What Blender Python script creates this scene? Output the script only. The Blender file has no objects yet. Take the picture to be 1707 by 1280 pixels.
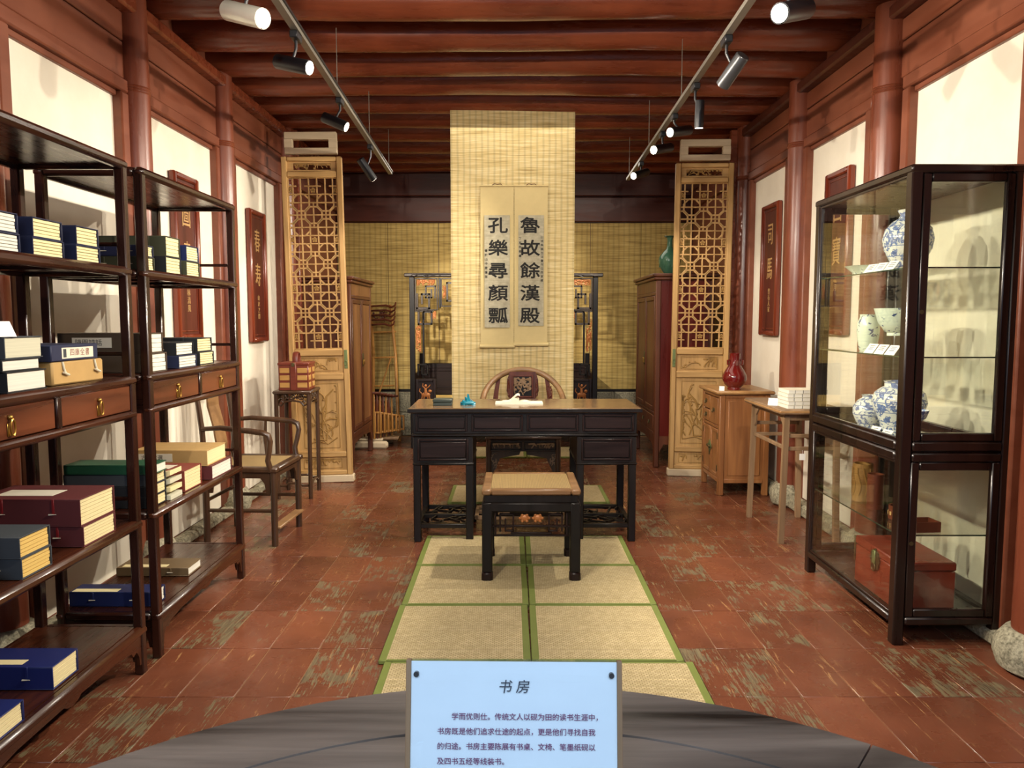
import bpy, bmesh, math, random
from mathutils import Vector, Matrix
random.seed(7)
R = math.radians
SC = bpy.context.scene
COL = SC.collection

# ---------------------------------------------------------------- camera, world, lights, exposure
cam_d = bpy.data.cameras.new('camera'); cam_d.sensor_width = 36
cam_d.lens = 1265 / 1707 * 36; cam_d.shift_x = -0.0009; cam_d.clip_start = .02
cam = bpy.data.objects.new('camera', cam_d); COL.objects.link(cam)
cam.location = (0, 0, 1.4); cam.rotation_euler = (R(90) - math.atan(107 / 1265), 0, 0)
SC.camera = cam

w = bpy.data.worlds.new('world'); SC.world = w; w.use_nodes = True
w.node_tree.nodes['Background'].inputs[0].default_value = (.62, .76, 1, 1)
w.node_tree.nodes['Background'].inputs[1].default_value = .4
SC.view_settings.view_transform = 'Standard'; SC.view_settings.look = 'None'
SC.view_settings.gamma = 1; SC.view_settings.use_curve_mapping = False
SC.view_settings.exposure = 0.08
WARM = (1.0, .895, .745)
SC.cycles.transparent_max_bounces = 24
def area(name, loc, rot, sx, sy, power, col):
    d = bpy.data.lights.new(name, 'AREA'); d.shape = 'RECTANGLE'; d.size = sx; d.size_y = sy; d.energy = power; d.color = col
    o = bpy.data.objects.new(name, d); COL.objects.link(o); o.location = loc; o.rotation_euler = rot; return o
# daylight of the doorway behind the visitor, then warm fills added under the ceiling, no lamps there
area('doorway_daylight', (0, -1.3, 2.5), (R(52), 0, 0), 1.6, .9, 18, (.64, .79, 1)).data.spread = R(85)
area('warm_fill_front', (0, 1.6, 2.95), (0, 0, 0), 3.2, 1.6, 16, WARM)
area('warm_fill_middle', (0, 5.0, 2.98), (0, 0, 0), 1.2, 3.6, 26, WARM)
area('warm_fill_rear', (0, 8.0, 2.95), (0, 0, 0), 2.8, 1.2, 26, WARM)
SPOT_W = 165
def spot(loc, to, power=1.0, ang=75, parent=None, blend=.5, col=WARM, radius=.022):
    d = bpy.data.lights.new('spot_light', 'SPOT'); d.energy = SPOT_W * power; d.color = col
    d.spot_size = R(ang); d.spot_blend = blend; d.shadow_soft_size = radius
    o = bpy.data.objects.new('spot_light', d); COL.objects.link(o); o.location = loc
    o.rotation_euler = (Vector(to) - Vector(loc)).to_track_quat('-Z', 'Y').to_euler(); return o

# ---------------------------------------------------------------- materials
def lin(h):
    h = h.lstrip('#'); o = []
    for i in (0, 2, 4):
        c = int(h[i:i + 2], 16) / 255
        o.append(c / 12.92 if c <= .04045 else ((c + .055) / 1.055) ** 2.4)
    return tuple(o) + (1,)
class NT:
    def __init__(s, name):
        s.m = bpy.data.materials.new(name); s.m.use_nodes = True; s.t = s.m.node_tree; s.n = s.t.nodes
        s.b = s.n['Principled BSDF']
    def new(s, ty, **k):
        n = s.n.new(ty)
        for a, v in k.items():
            if a.startswith('_'): n.inputs[a[1:].replace('_', ' ')].default_value = v
            else: setattr(n, a, v)
        return n
    def l(s, a, b): s.t.links.new(a, b)
    def coord(s, scale=(1, 1, 1), world=False, rot=(0, 0, 0)):
        mp = s.new('ShaderNodeMapping'); mp.inputs['Scale'].default_value = scale; mp.inputs['Rotation'].default_value = rot
        if world: s.l(s.new('ShaderNodeNewGeometry').outputs['Position'], mp.inputs['Vector'])
        else: s.l(s.new('ShaderNodeTexCoord').outputs['Object'], mp.inputs['Vector'])
        return mp.outputs[0]
    def noise(s, vec, scale=5, detail=4, rough=.6, dist=0):
        n = s.new('ShaderNodeTexNoise'); n.inputs['Scale'].default_value = scale; n.inputs['Detail'].default_value = detail
        n.inputs['Roughness'].default_value = rough; n.inputs['Distortion'].default_value = dist; s.l(vec, n.inputs['Vector']); return n.outputs['Fac']
    def ramp(s, fac, stops, interp='LINEAR'):
        r = s.new('ShaderNodeValToRGB'); r.color_ramp.interpolation = interp; e = r.color_ramp.elements
        while len(e) < len(stops): e.new(.5)
        for i, (p, c) in enumerate(stops):
            e[i].position = p; e[i].color = lin(c) if isinstance(c, str) else ((c, c, c, 1) if not isinstance(c, tuple) else c)
        s.l(fac, r.inputs[0]); return r.outputs[0]
    def mix(s, f, a, b, mode='MIX'):
        m = s.new('ShaderNodeMix', data_type='RGBA', blend_type=mode)
        for i, v in ((0, f), (6, a), (7, b)):
            if isinstance(v, (int, float)): m.inputs[i].default_value = v
            elif isinstance(v, (str, tuple)): m.inputs[i].default_value = lin(v) if isinstance(v, str) else v
            else: s.l(v, m.inputs[i])
        return m.outputs[2]
    def math(s, op, a, b=0.0, c=None):
        m = s.new('ShaderNodeMath', operation=op)
        for i, v in enumerate((a, b, c)):
            if v is None: continue
            if isinstance(v, (int, float)): m.inputs[i].default_value = v
            else: s.l(v, m.inputs[i])
        return m.outputs[0]
    def bump(s, h, strength=.3, dist=.002):
        b = s.new('ShaderNodeBump'); b.inputs['Strength'].default_value = strength; b.inputs['Distance'].default_value = dist
        s.l(h, b.inputs['Height']); s.l(b.outputs[0], s.b.inputs['Normal'])
    def fin(s, col=None, rough=.5, metal=0, spec=.5, coat=0):
        if col is not None:
            if isinstance(col, str): s.b.inputs['Base Color'].default_value = lin(col)
            else: s.l(col, s.b.inputs['Base Color'])
        if isinstance(rough, (int, float)): s.b.inputs['Roughness'].default_value = rough
        else: s.l(rough, s.b.inputs['Roughness'])
        s.b.inputs['Metallic'].default_value = metal; s.b.inputs['Specular IOR Level'].default_value = spec
        s.b.inputs['Coat Weight'].default_value = coat; s.b.inputs['Coat Roughness'].default_value = .15
        return s.m
def plain(name, col, rough=.5, metal=0, spec=.5, var=.12):
    t = NT(name); n = t.noise(t.coord(), 14, 3)
    k = t.ramp(n, [(.3, 1 - var), (.7, 1 + 0.0)])
    return t.fin(t.mix(1, col, k, 'MULTIPLY'), rough, metal, spec)
def wood(name, c1, c2, axis=2, rough=.4, grain=26, bump=.25, coat=0, world=False, spec=.5):
    t = NT(name); sc = [grain] * 3; sc[axis] = grain * .07
    v = t.coord(tuple(sc), world); a = t.noise(v, 1, 5, .6, .6)
    sc2 = [5.0] * 3; sc2[axis] = .6; b = t.noise(t.coord(tuple(sc2), world), 1, 3, .5, 1.2)
    f = t.math('MULTIPLY_ADD', b, .55, t.math('MULTIPLY', a, .45))
    col = t.ramp(f, [(.36, c1), (.64, c2)])
    t.bump(a, bump, .0015)
    return t.fin(col, t.ramp(a, [(.3, rough * .85), (.8, min(1, rough * 1.25))]), 0, spec, coat)
def painted(name, c1, c2, chip, axis, rough=.36, chips=.7, bump=.35):
    t = NT(name); sc = [12.0] * 3; sc[axis] = 1.4
    a = t.noise(t.coord(tuple(sc), True), 1, 5, .6, .5); b = t.noise(t.coord((1, 1, 1), True), 2.2, 3)
    col = t.ramp(t.math('MULTIPLY_ADD', b, .5, t.math('MULTIPLY', a, .5)), [(.35, c1), (.65, c2)])
    sc3 = [30.0] * 3; sc3[axis] = 9
    c = t.noise(t.coord(tuple(sc3), True), 1, 6, .7); m = t.ramp(c, [(chips, 0), (chips + .03, 1)])
    col = t.mix(m, col, chip); t.bump(a, bump, .004)
    return t.fin(col, t.ramp(a, [(.3, rough * .8), (.75, rough * 1.3)]), 0, .5)
MT = {}
MT['red_wall'] = painted('red_wall', '#683522', '#814932', '#c39a78', 1, .42, .76)
MT['red_column'] = painted('red_column', '#64301f', '#80442e', '#c9a083', 2, .30, .72, .6)
MT['red_beam'] = painted('red_beam', '#5e2a1a', '#854228', '#a8704c', 0, .27, .8, .6)
MT['dark_beam'] = painted('dark_beam', '#3b1a12', '#56281b', '#7a4a3a', 0, .4, .8)
t = NT('plaster'); n = t.noise(t.coord(world=True), 3, 4); t.bump(t.noise(t.coord(world=True), 60, 3), .12, .001)
MT['plaster'] = t.fin(t.ramp(n, [(.3, '#dcd3c0'), (.7, '#e8e1d0')]), .85)
t = NT('stone'); n = t.noise(t.coord(world=True), 60, 5, .7); n2 = t.noise(t.coord(world=True), 9, 4)
t.bump(n, .8, .008); MT['stone'] = t.fin(t.mix(1, t.ramp(n, [(.35, '#6d6752'), (.6, '#b8b196')]), t.ramp(n2, [(.3, .65), (.7, 1.0)]), 'MULTIPLY'), .8)
# painted floor tile: brick red paint worn to grey green patches with long scratches
t = NT('floor_tile')
oi = t.new('ShaderNodeObjectInfo').outputs['Random']
p = t.coord(world=True)
base = t.ramp(t.noise(t.coord((1.2, 1.2, 1), True), 1.6, 4), [(.3, '#5a3121'), (.7, '#7a4630')])
tv = t.ramp(oi, [(0, .80), (1, 1.08)]); base = t.mix(1, base, tv, 'MULTIPLY')
scr = t.noise(t.coord((120, 7, 1), True), 1, 3, .7, .4)
blot = t.noise(t.coord((8, 6, 1), True), 1, 5, .72)
patch = t.math('ADD', t.math('MULTIPLY', blot, .7), t.math('MULTIPLY', scr, .44))
rnd2 = t.math('FRACT', t.math('MULTIPLY', oi, 17.31))
thr = t.math('MULTIPLY_ADD', rnd2, -.24, .80)
pm = t.ramp(t.math('SUBTRACT', patch, thr), [(.0, 0), (.035, 1)])
wornc = t.ramp(scr, [(.35, '#3f3a2d'), (.62, '#766c4f')])
col = t.mix(t.math('MULTIPLY', pm, .85), base, wornc)
fs = t.noise(t.coord((46, 3.2, 1), True), 1, 7, .78, .9)
gate = t.ramp(t.noise(t.coord((3.1, 2.1, 1), True), 1, 3), [(.38, 0), (.55, 1)])
fm = t.math('MULTIPLY', t.ramp(fs, [(.600, 0), (.635, 1)]), gate)
col = t.mix(t.math('MULTIPLY', fm, .75), col, '#b58c5c')
t.bump(t.math('ADD', t.math('MULTIPLY', scr, .35), t.math('ADD', blot, t.math('MULTIPLY', pm, -.4))), .28, .004)
rr = t.ramp(t.noise(t.coord((5, 5, 1), True), 1, 4), [(.3, .16), (.7, .38)])
MT['floor_tile'] = t.fin(col, t.math('ADD', rr, t.math('MULTIPLY', pm, .22)), 0, .5)
MT['grout'] = plain('grout', '#82603f', .85)
MT['rosewood'] = wood('rosewood', '#1c0b06', '#46210f', 1, .28, 30, .12, .25)
MT['rosewood_post'] = wood('rosewood_post', '#170906', '#33170d', 2, .28, 30, .12, .25)
MT['rosewood_x'] = wood('rosewood_x', '#170906', '#33170d', 0, .28, 30, .12, .25)
MT['drawer_wood'] = wood('drawer_wood', '#2f130b', '#6d3a22', 1, .3, 14, .12, .25)
MT['ebony'] = wood('ebony', '#070504', '#140c09', 2, .40, 24, .15, 0, spec=.35)
MT['ebony_red'] = wood('ebony_red', '#110706', '#200d09', 0, .40, 24, .15, 0, spec=.35)
MT['fret_wood_lit'] = wood('fret_wood_lit', '#241c17', '#463a30', 2, .4, 24, .15)  # greyer and lighter than ebony: lamplight on the frets put into the colour
MT['desk_top'] = wood('desk_top', '#5d4630', '#7c6143', 0, .18, 20, .08, .4)
MT['cabinet_wood'] = wood('cabinet_wood', '#0c0605', '#22110b', 2, .3, 26, .12, .25)
MT['pale_wood'] = wood('pale_wood', '#9c7845', '#c8a066', 2, .6, 30, .5)
MT['pale_wood_x'] = wood('pale_wood_x', '#9c7845', '#c8a066', 0, .6, 30, .5)
MT['carved_wood'] = wood('carved_wood', '#80602f', '#ad8548', 2, .6, 30, .4)  # darker than the pale panels: shading of the relief put into the colour
MT['plain_wood'] = wood('plain_wood', '#b7a384', '#d2c0a2', 0, .7, 20, .2)
MT['honey_wood'] = wood('honey_wood', '#6c4022', '#a06b3c', 2, .4, 18, .2, .1)
MT['honey_top'] = wood('honey_top', '#8a6238', '#b48a58', 1, .4, 18, .2, .1)
MT['grey_wood'] = wood('grey_wood', '#6b5238', '#97795a', 2, .55, 22, .3)
MT['chair_wood'] = wood('chair_wood', '#2f1e14', '#4c3422', 2, .32, 24, .2, .15)
MT['chair_light'] = wood('chair_light', '#6a4c30', '#8f6c46', 0, .4, 24, .2)
MT['wardrobe_wood'] = wood('wardrobe_wood', '#3c1c10', '#6b3a20', 2, .4, 18, .2)
MT['wardrobe_panel'] = wood('wardrobe_panel', '#5a3420', '#96663e', 2, .4, 14, .2)
MT['red_lacquer'] = wood('red_lacquer', '#470f0b', '#641c13', 2, .3, 14, .1, .2)
MT['bamboo'] = wood('bamboo', '#8a5c26', '#bb8640', 2, .4, 20, .2)
MT['table_wood'] = wood('table_wood', '#14110f', '#80746a', 0, .33, 22, .7, 0, True)
MT['plaque_wood'] = wood('plaque_wood', '#541d10', '#84381e', 2, .3, 22, .2, .2)
MT['plaque_field'] = wood('plaque_field', '#3f1710', '#5d2517', 2, .4, 22, .4)
MT['carve_red'] = wood('carve_red', '#43190d', '#6b3019', 2, .4, 40, .4)
MT['gold'] = plain('gold', '#c9944a', .35, .7)
MT['gilt'] = plain('gilt', '#ad6d3a', .45, .3)
MT['brass'] = plain('brass', '#b08a45', .3, .9)
MT['bronze'] = plain('bronze', '#5b5236', .45, .7)
MT['green_bronze'] = plain('green_bronze', '#6d7a4c', .5, .4)
MT['black_metal'] = plain('black_metal', '#15161a', .35, .3)
MT['grey_metal'] = plain('grey_metal', '#4a4a4c', .3, .6)
MT['steel'] = plain('steel', '#c9c6ba', .3, .6)
MT['track_metal'] = plain('track_metal', '#8a8478', .4, .5)
MT['ink'] = plain('ink', '#1b1a18', .8)
MT['sign_ink'] = plain('sign_ink', '#6f3b63', .7)
MT['sign_title'] = plain('sign_title', '#3d4450', .7)
MT['carved_char'] = plain('carved_char', '#b58e5a', .5)
MT['scroll_silk'] = plain('scroll_silk', '#d8c48c', .8, var=.06)
MT['paper'] = plain('paper', '#dcd4be', .85, var=.06)
MT['card'] = plain('card', '#f2f0ea', .6, var=.03)
MT['blue_paper'] = plain('blue_paper', '#eef3f8', .6, var=.03)
t = NT('calligraphy_paper'); n = t.noise(t.coord(), 25, 4); n2 = t.noise(t.coord((6, 6, 120)), 1, 3)
MT['calligraphy_paper'] = t.fin(t.mix(1, t.ramp(n, [(.3, '#a8a188'), (.7, '#c6bfa4')]), t.ramp(n2, [(.4, .86), (.6, 1.0)]), 'MULTIPLY'), .85)
def reed(name, c1, c2, c3, sc=1):
    t = NT(name)
    st = t.noise(t.coord((5 * sc, 5 * sc, 210 * sc)), 1, 3, .6)
    st2 = t.noise(t.coord((2.2 * sc, 2.2 * sc, 60 * sc)), 1, 3, .6)
    wv = t.new('ShaderNodeTexWave', wave_type='BANDS', bands_direction='X'); wv.inputs['Scale'].default_value = 6.2 * sc
    wv.inputs['Distortion'].default_value = .8; wv.inputs['Detail'].default_value = 1
    t.l(t.coord(), wv.inputs['Vector'])
    f = t.math('MULTIPLY_ADD', st2, .5, t.math('MULTIPLY', st, .55))
    col = t.ramp(f, [(.36, c1), (.5, c2), (.68, c3)])
    col = t.mix(1, col, t.ramp(wv.outputs['Fac'], [(.0, .80), (.45, 1.0)]), 'MULTIPLY')
    t.bump(st, .6, .003)
    return t.fin(col, .7)
MT['reed_mat'] = reed('reed_mat', '#a58a50', '#d8c184', '#f2e3b2')
MT['reed_wall'] = reed('reed_wall', '#806836', '#b0944f', '#cdb470', .8)
t = NT('tatami')
c = t.coord(); wx = t.new('ShaderNodeTexBrick'); t.l(c, wx.inputs['Vector']); wx.inputs['Scale'].default_value = 48
wx.inputs['Color1'].default_value = lin('#cfbd92'); wx.inputs['Color2'].default_value = lin('#b8a67a'); wx.inputs['Mortar'].default_value = lin('#85724a')
wx.inputs['Mortar Size'].default_value = .06
wx.inputs['Row Height'].default_value = .5; wx.inputs['Brick Width'].default_value = .9
col = t.mix(1, wx.outputs['Color'], t.ramp(t.noise(c, 5, 3), [(.3, .86), (.7, 1.0)]), 'MULTIPLY')
t.bump(wx.outputs['Fac'], -.5, .002); MT['tatami'] = t.fin(col, .75)
MT['green_border'] = plain('green_border', '#717c38', .7)
t = NT('rattan'); c = t.coord((1, 1, 1), rot=(0, 0, R(45))); ch = t.new('ShaderNodeTexChecker'); ch.inputs['Scale'].default_value = 170; t.l(c, ch.inputs[0])
ch.inputs[1].default_value = lin('#a28858'); ch.inputs[2].default_value = lin('#75603c'); t.bump(ch.outputs['Fac'], .5, .002)
MT['rattan'] = t.fin(ch.outputs['Color'], .5)
t = NT('porcelain_blue'); c = t.coord((1, 1, 1)); n = t.noise(c, 26, 3, .6, 1.8); n2 = t.noise(c, 90, 2)
m = t.ramp(n, [(.50, 0), (.53, 1)]); wv = t.new('ShaderNodeTexWave', bands_direction='Z'); wv.inputs['Scale'].default_value = 7; t.l(c, wv.inputs['Vector'])
band = t.ramp(wv.outputs['Fac'], [(.975, 0), (.99, 1)])
col = t.mix(t.math('MULTIPLY', t.math('MAXIMUM', m, band), .9), '#dde0d6', t.ramp(n2, [(.3, '#24407f'), (.7, '#5f7db4')])); MT['porcelain_blue'] = t.fin(col, .12, 0, .6)
t = NT('porcelain_light'); c = t.coord(); n = t.noise(c, 34, 3, .6, 1.2); m = t.ramp(n, [(.61, 0), (.63, 1)])
MT['porcelain_light'] = t.fin(t.mix(m, '#cfdcc8', '#3c4f7a'), .15, 0, .6)
MT['red_glaze'] = plain('red_glaze', '#6d1a17', .1, 0, .7, .3)
MT['celadon'] = plain('celadon', '#47755e', .15, 0, .6, .2)
MT['turquoise'] = plain('turquoise', '#16788c', .25, 0, .6)
MT['inkstone'] = plain('inkstone', '#2a332c', .45)
MT['chest_red'] = wood('chest_red', '#672517', '#7c3221', 0, .3, 10, .05, .2)
MT['bamboo_carved'] = wood('bamboo_carved', '#6b4a22', '#a07a3e', 2, .4, 40, .6)
MT['brown_wood'] = wood('brown_wood', '#4c2213', '#6d3820', 2, .35, 30, .1)
MT['box_light'] = wood('box_light', '#a5793e', '#c49a58', 0, .35, 30, .2)
MT['box_red'] = wood('box_red', '#5c2114', '#7d3522', 0, .35, 30, .2)
for k, (c_, r_) in dict(navy=('#1a2140', .6), navy_bright=('#182350', .5), black_cloth=('#15171a', .7), grey_cloth=('#3b4044', .75), grey_board=('#575a4c', .7),
        brown_cloth=('#4a3b2a', .75), maroon=('#5a2020', .7), brick=('#80382a', .6), tan=('#b8945a', .7), green=('#1d5136', .5), olive_brocade=('#3a3c28', .7),
        cream=('#d8cf9e', .7), red_ribbon=('#7c1418', .5), bone=('#d8cfb5', .3), blue_book=('#18235a', .45), book_brown=('#6a563a', .5)).items():
    MT[k] = plain(k, c_, r_)
for k, c_ in dict(page_cream='#e2d3a0', page_yellow='#dcb968', page_white='#ddd9cb', page_grey='#c9c6ad').items():
    t = NT(k); n = t.noise(t.coord((3, 3, 700)), 1, 2); t_ = t.mix(1, c_, t.ramp(n, [(.3, .82), (.7, 1.0)]), 'MULTIPLY'); MT[k] = t.fin(t_, .85)
# thin glass: see-through with a mirror film, the same for every ray
def thin_glass(name, tint, refl=1.0):
    t = NT(name); t.n.remove(t.b)
    tr = t.new('ShaderNodeBsdfTransparent'); tr.inputs[0].default_value = tint
    gl = t.new('ShaderNodeBsdfGlossy'); gl.inputs['Roughness'].default_value = .0; gl.inputs[0].default_value = (1, 1, 1, 1)
    fr = t.new('ShaderNodeLayerWeight'); f5 = t.math('POWER', fr.outputs['Facing'], 4.5)
    mx = t.new('ShaderNodeMixShader'); t.l(t.math('MULTIPLY_ADD', f5, .9 * refl, .035), mx.inputs[0]); t.l(tr.outputs[0], mx.inputs[1]); t.l(gl.outputs[0], mx.inputs[2])
    t.l(mx.outputs[0], t.n['Material Output'].inputs[0]); return t.m
MT['glass'] = thin_glass('glass', (.975, .985, .965, 1)); MT['acrylic'] = thin_glass('acrylic', (.93, .96, .97, 1))
MT['glass_edge'] = plain('glass_edge', '#2c3d30', .1)
t = NT('lamp_face'); t.b.inputs['Emission Color'].default_value = (1, .86, .68, 1); t.b.inputs['Emission Strength'].default_value = 14; MT['lamp_face'] = t.fin('#ffffff', .3)

# ---------------------------------------------------------------- mesh helpers
class B:
    def __init__(s): s.v = []; s.f = []
    def add(s, v, f, mat=None):
        k = len(s.v); s.v += [tuple(mat @ Vector(q)) if mat is not None else tuple(q) for q in v]; s.f += [tuple(i + k for i in q) for q in f]; return s
    def box(s, x0, x1, y0, y1, z0, z1, c=0.0, mat=None):
        lo = (min(x0, x1), min(y0, y1), min(z0, z1)); hi = (max(x0, x1), max(y0, y1), max(z0, z1))
        c = min(c, .45 * min(h - l for h, l in zip(hi, lo)))
        if c <= 0:
            v = [(x, y, z) for x in (lo[0], hi[0]) for y in (lo[1], hi[1]) for z in (lo[2], hi[2])]
            return s.add(v, [(0, 1, 3, 2), (4, 6, 7, 5), (0, 4, 5, 1), (2, 3, 7, 6), (0, 2, 6, 4), (1, 5, 7, 3)], mat)
        v = []; ix = {}
        for a in (0, 1):
            for b in (0, 1):
                for d in (0, 1):
                    for k in range(3):
                        q = []
                        for ax, sg in enumerate((a, b, d)):
                            e = hi[ax] if sg else lo[ax]
                            q.append(e if ax == k else (e - c if sg else e + c))
                        ix[(a, b, d, k)] = len(v); v.append(q)
        f = []
        for k in range(3):
            o = [i for i in range(3) if i != k]
            for sg in (0, 1):
                r = []
                for p, q in ((0, 0), (1, 0), (1, 1), (0, 1)):
                    key = [0, 0, 0]; key[k] = sg; key[o[0]] = p; key[o[1]] = q; r.append(ix[(*key, k)])
                f.append(r)
            for p in (0, 1):
                for q in (0, 1):
                    ka = [0, 0, 0]; ka[k] = 0; ka[o[0]] = p; ka[o[1]] = q; kb = list(ka); kb[k] = 1
                    f.append([ix[(*ka, o[0])], ix[(*ka, o[1])], ix[(*kb, o[1])], ix[(*kb, o[0])]])
        for a in (0, 1):
            for b in (0, 1):
                for d in (0, 1): f.append([ix[(a, b, d, k)] for k in range(3)])
        return s.add(v, f, mat)
    def tube(s, pts, r, n=8, flat=1.0, up=None, cap=True, closed=False):
        pts = [Vector(p) for p in pts]; rs = r if isinstance(r, (list, tuple)) else [r] * len(pts)
        N = len(pts); v = []; f = []; prev = None
        for i, p in enumerate(pts):
            if closed: tdir = (pts[(i + 1) % N] - pts[i - 1])
            else: tdir = pts[min(i + 1, N - 1)] - pts[max(i - 1, 0)]
            tdir.normalize()
            if prev is None:
                a = Vector(up) if up else (Vector((0, 0, 1)) if abs(tdir.z) < .9 else Vector((1, 0, 0)))
            else: a = prev
            sd = a - tdir * a.dot(tdir)
            if sd.length < 1e-5: sd = tdir.orthogonal()
            sd.normalize(); prev = sd if not up else Vector(up); bn = tdir.cross(sd)
            for k in range(n):
                an = 2 * math.pi * (k + .5) / n; v.append(p + (sd * math.cos(an) * flat + bn * math.sin(an)) * rs[i])
        for i in range(N if closed else N - 1):
            for k in range(n):
                j = (i + 1) % N; f.append((i * n + k, i * n + (k + 1) % n, j * n + (k + 1) % n, j * n + k))
        if cap and not closed: f += [tuple(range(n)), tuple((N - 1) * n + k for k in range(n))]
        return s.add(v, f)
    def cyl(s, p0, p1, r0, r1=None, n=16): return s.tube([p0, p1], [r0, r1 if r1 is not None else r0], n)
    def bar(s, p0, p1, wx, wz, up=(0, 0, 1)):      # a square bar between two points
        p0 = Vector(p0); p1 = Vector(p1); d = (p1 - p0).normalized(); u = Vector(up); u = (u - d * u.dot(d)).normalized(); sd = d.cross(u)
        v = [p + sd * a * wx / 2 + u * b * wz / 2 for p in (p0, p1) for a, b in ((-1, -1), (1, -1), (1, 1), (-1, 1))]
        return s.add(v, [(0, 1, 2, 3), (4, 5, 6, 7), (0, 1, 5, 4), (1, 2, 6, 5), (2, 3, 7, 6), (3, 0, 4, 7)])
    def lathe(s, prof, n=28, c=(0, 0), flat=(1, 1)):
        v = []; f = []
        for r_, z in prof:
            for k in range(n):
                a = 2 * math.pi * k / n; v.append((c[0] + r_ * math.cos(a) * flat[0], c[1] + r_ * math.sin(a) * flat[1], z))
        for i in range(len(prof) - 1):
            for k in range(n): f.append((i * n + k, i * n + (k + 1) % n, (i + 1) * n + (k + 1) % n, (i + 1) * n + k))
        f += [tuple(range(n)), tuple((len(prof) - 1) * n + k for k in range(n))]
        return s.add(v, f)
    def prism(s, out, d0, d1, plane='xz'):           # outline extruded along the missing axis
        n = len(out); mp = {'xz': lambda a, b, d: (a, d, b), 'yz': lambda a, b, d: (d, a, b), 'xy': lambda a, b, d: (a, b, d)}[plane]
        v = [mp(a, b, d0) for a, b in out] + [mp(a, b, d1) for a, b in out]
        return s.add(v, [tuple(range(n)), tuple(range(n, 2 * n))] + [(i, (i + 1) % n, n + (i + 1) % n, n + i) for i in range(n)])
    def blob(s, c, r, n=8, m=5):
        prof = [(max(1e-4, math.sin(math.pi * i / m)), -math.cos(math.pi * i / m)) for i in range(m + 1)]
        v = []; f = []
        for pr, z in prof:
            for k in range(n): a = 2 * math.pi * k / n; v.append((c[0] + pr * math.cos(a) * r[0], c[1] + pr * math.sin(a) * r[1], c[2] + z * r[2]))
        for i in range(m):
            for k in range(n): f.append((i * n + k, i * n + (k + 1) % n, (i + 1) * n + (k + 1) % n, (i + 1) * n + k))
        return s.add(v, f)
    def ob(s, name, mat, parent=None, smooth=True):
        me = bpy.data.meshes.new(name); me.from_pydata(s.v, [], s.f)
        bm = bmesh.new(); bm.from_mesh(me); bmesh.ops.recalc_face_normals(bm, faces=bm.faces); bm.to_mesh(me); bm.free()
        if smooth:
            me.polygons.foreach_set('use_smooth', [True] * len(me.polygons)); me.set_sharp_from_angle(angle=R(38))
        me.materials.append(MT[mat] if isinstance(mat, str) else mat)
        o = bpy.data.objects.new(name, me); COL.objects.link(o)
        if parent: o.parent = parent
        return o
def thing(name, label, cat, loc=(0, 0, 0), rz=0, group=None):
    o = bpy.data.objects.new(name, None); COL.objects.link(o); o.empty_display_size = .05; o.location = loc; o.rotation_euler = (0, 0, rz)
    o['label'] = label; o['category'] = cat
    if group: o['group'] = group
    return o
def tag(o, label, cat, group=None):
    o['label'] = label; o['category'] = cat
    if group: o['group'] = group
    return o
def struct(o): o['kind'] = 'structure'; return o
def stuff(o): o['kind'] = 'stuff'; return o
def like(o, loc, rot=None, scale=None):              # a further piece sharing the mesh
    c = o.copy(); COL.objects.link(c); c.parent = o.parent; c.location = loc
    if rot: c.rotation_euler = rot
    if scale: c.scale = scale
    return c
def frame(b, x0, x1, z0, z1, w_, y0, y1, c=.003, plane='xz'):
    for a in ((x0, x0 + w_, z0, z1), (x1 - w_, x1, z0, z1), (x0 + w_, x1 - w_, z0, z0 + w_), (x0 + w_, x1 - w_, z1 - w_, z1)):
        if plane == 'xz': b.box(a[0], a[1], y0, y1, a[2], a[3], c)
        else: b.box(y0, y1, a[0], a[1], a[2], a[3], c)
    return b
def text(body, size, mat, parent, loc, rot, name='lettering', bold=0.0, sx=1.0, sy=1.0, spacing=1.0, align='CENTER', line=1.0, ext=0.0, shear=0):
    c = bpy.data.curves.new('t', 'FONT'); c.body = body; c.size = size; c.align_x = align; c.align_y = 'CENTER' if '\n' not in body else 'TOP'
    c.space_line = line; c.space_character = spacing; c.extrude = ext; c.resolution_u = 2 if size < .03 else 3; c.shear = shear
    o = bpy.data.objects.new('t', c); COL.objects.link(o)
    me = bpy.data.meshes.new_from_object(o.evaluated_get(bpy.context.evaluated_depsgraph_get())); bpy.data.objects.remove(o); bpy.data.curves.remove(c)
    v0 = [(v.co.x * sx, v.co.y * sy, v.co.z) for v in me.vertices]; f0 = [tuple(p.vertices) for p in me.polygons]
    if bold:                                          # heavier brush strokes: the same glyph laid down again around itself
        b = B(); n = 8 if bold > .01 and size > .05 else 4
        for k in range(n): a = 2 * math.pi * k / n; b.add([(x + bold * size * math.cos(a), y + bold * size * math.sin(a), z + 2e-5 * k) for x, y, z in v0], f0)
        v0, f0 = b.v, b.f
    me = bpy.data.meshes.new(name); me.from_pydata(v0, [], f0); me.materials.append(MT[mat])
    o = bpy.data.objects.new(name, me); COL.objects.link(o); o.parent = parent; o.location = loc; o.rotation_euler = rot; return o
FRONT = (R(90), 0, 0)                                 # lettering that faces the visitor (-y)
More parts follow.
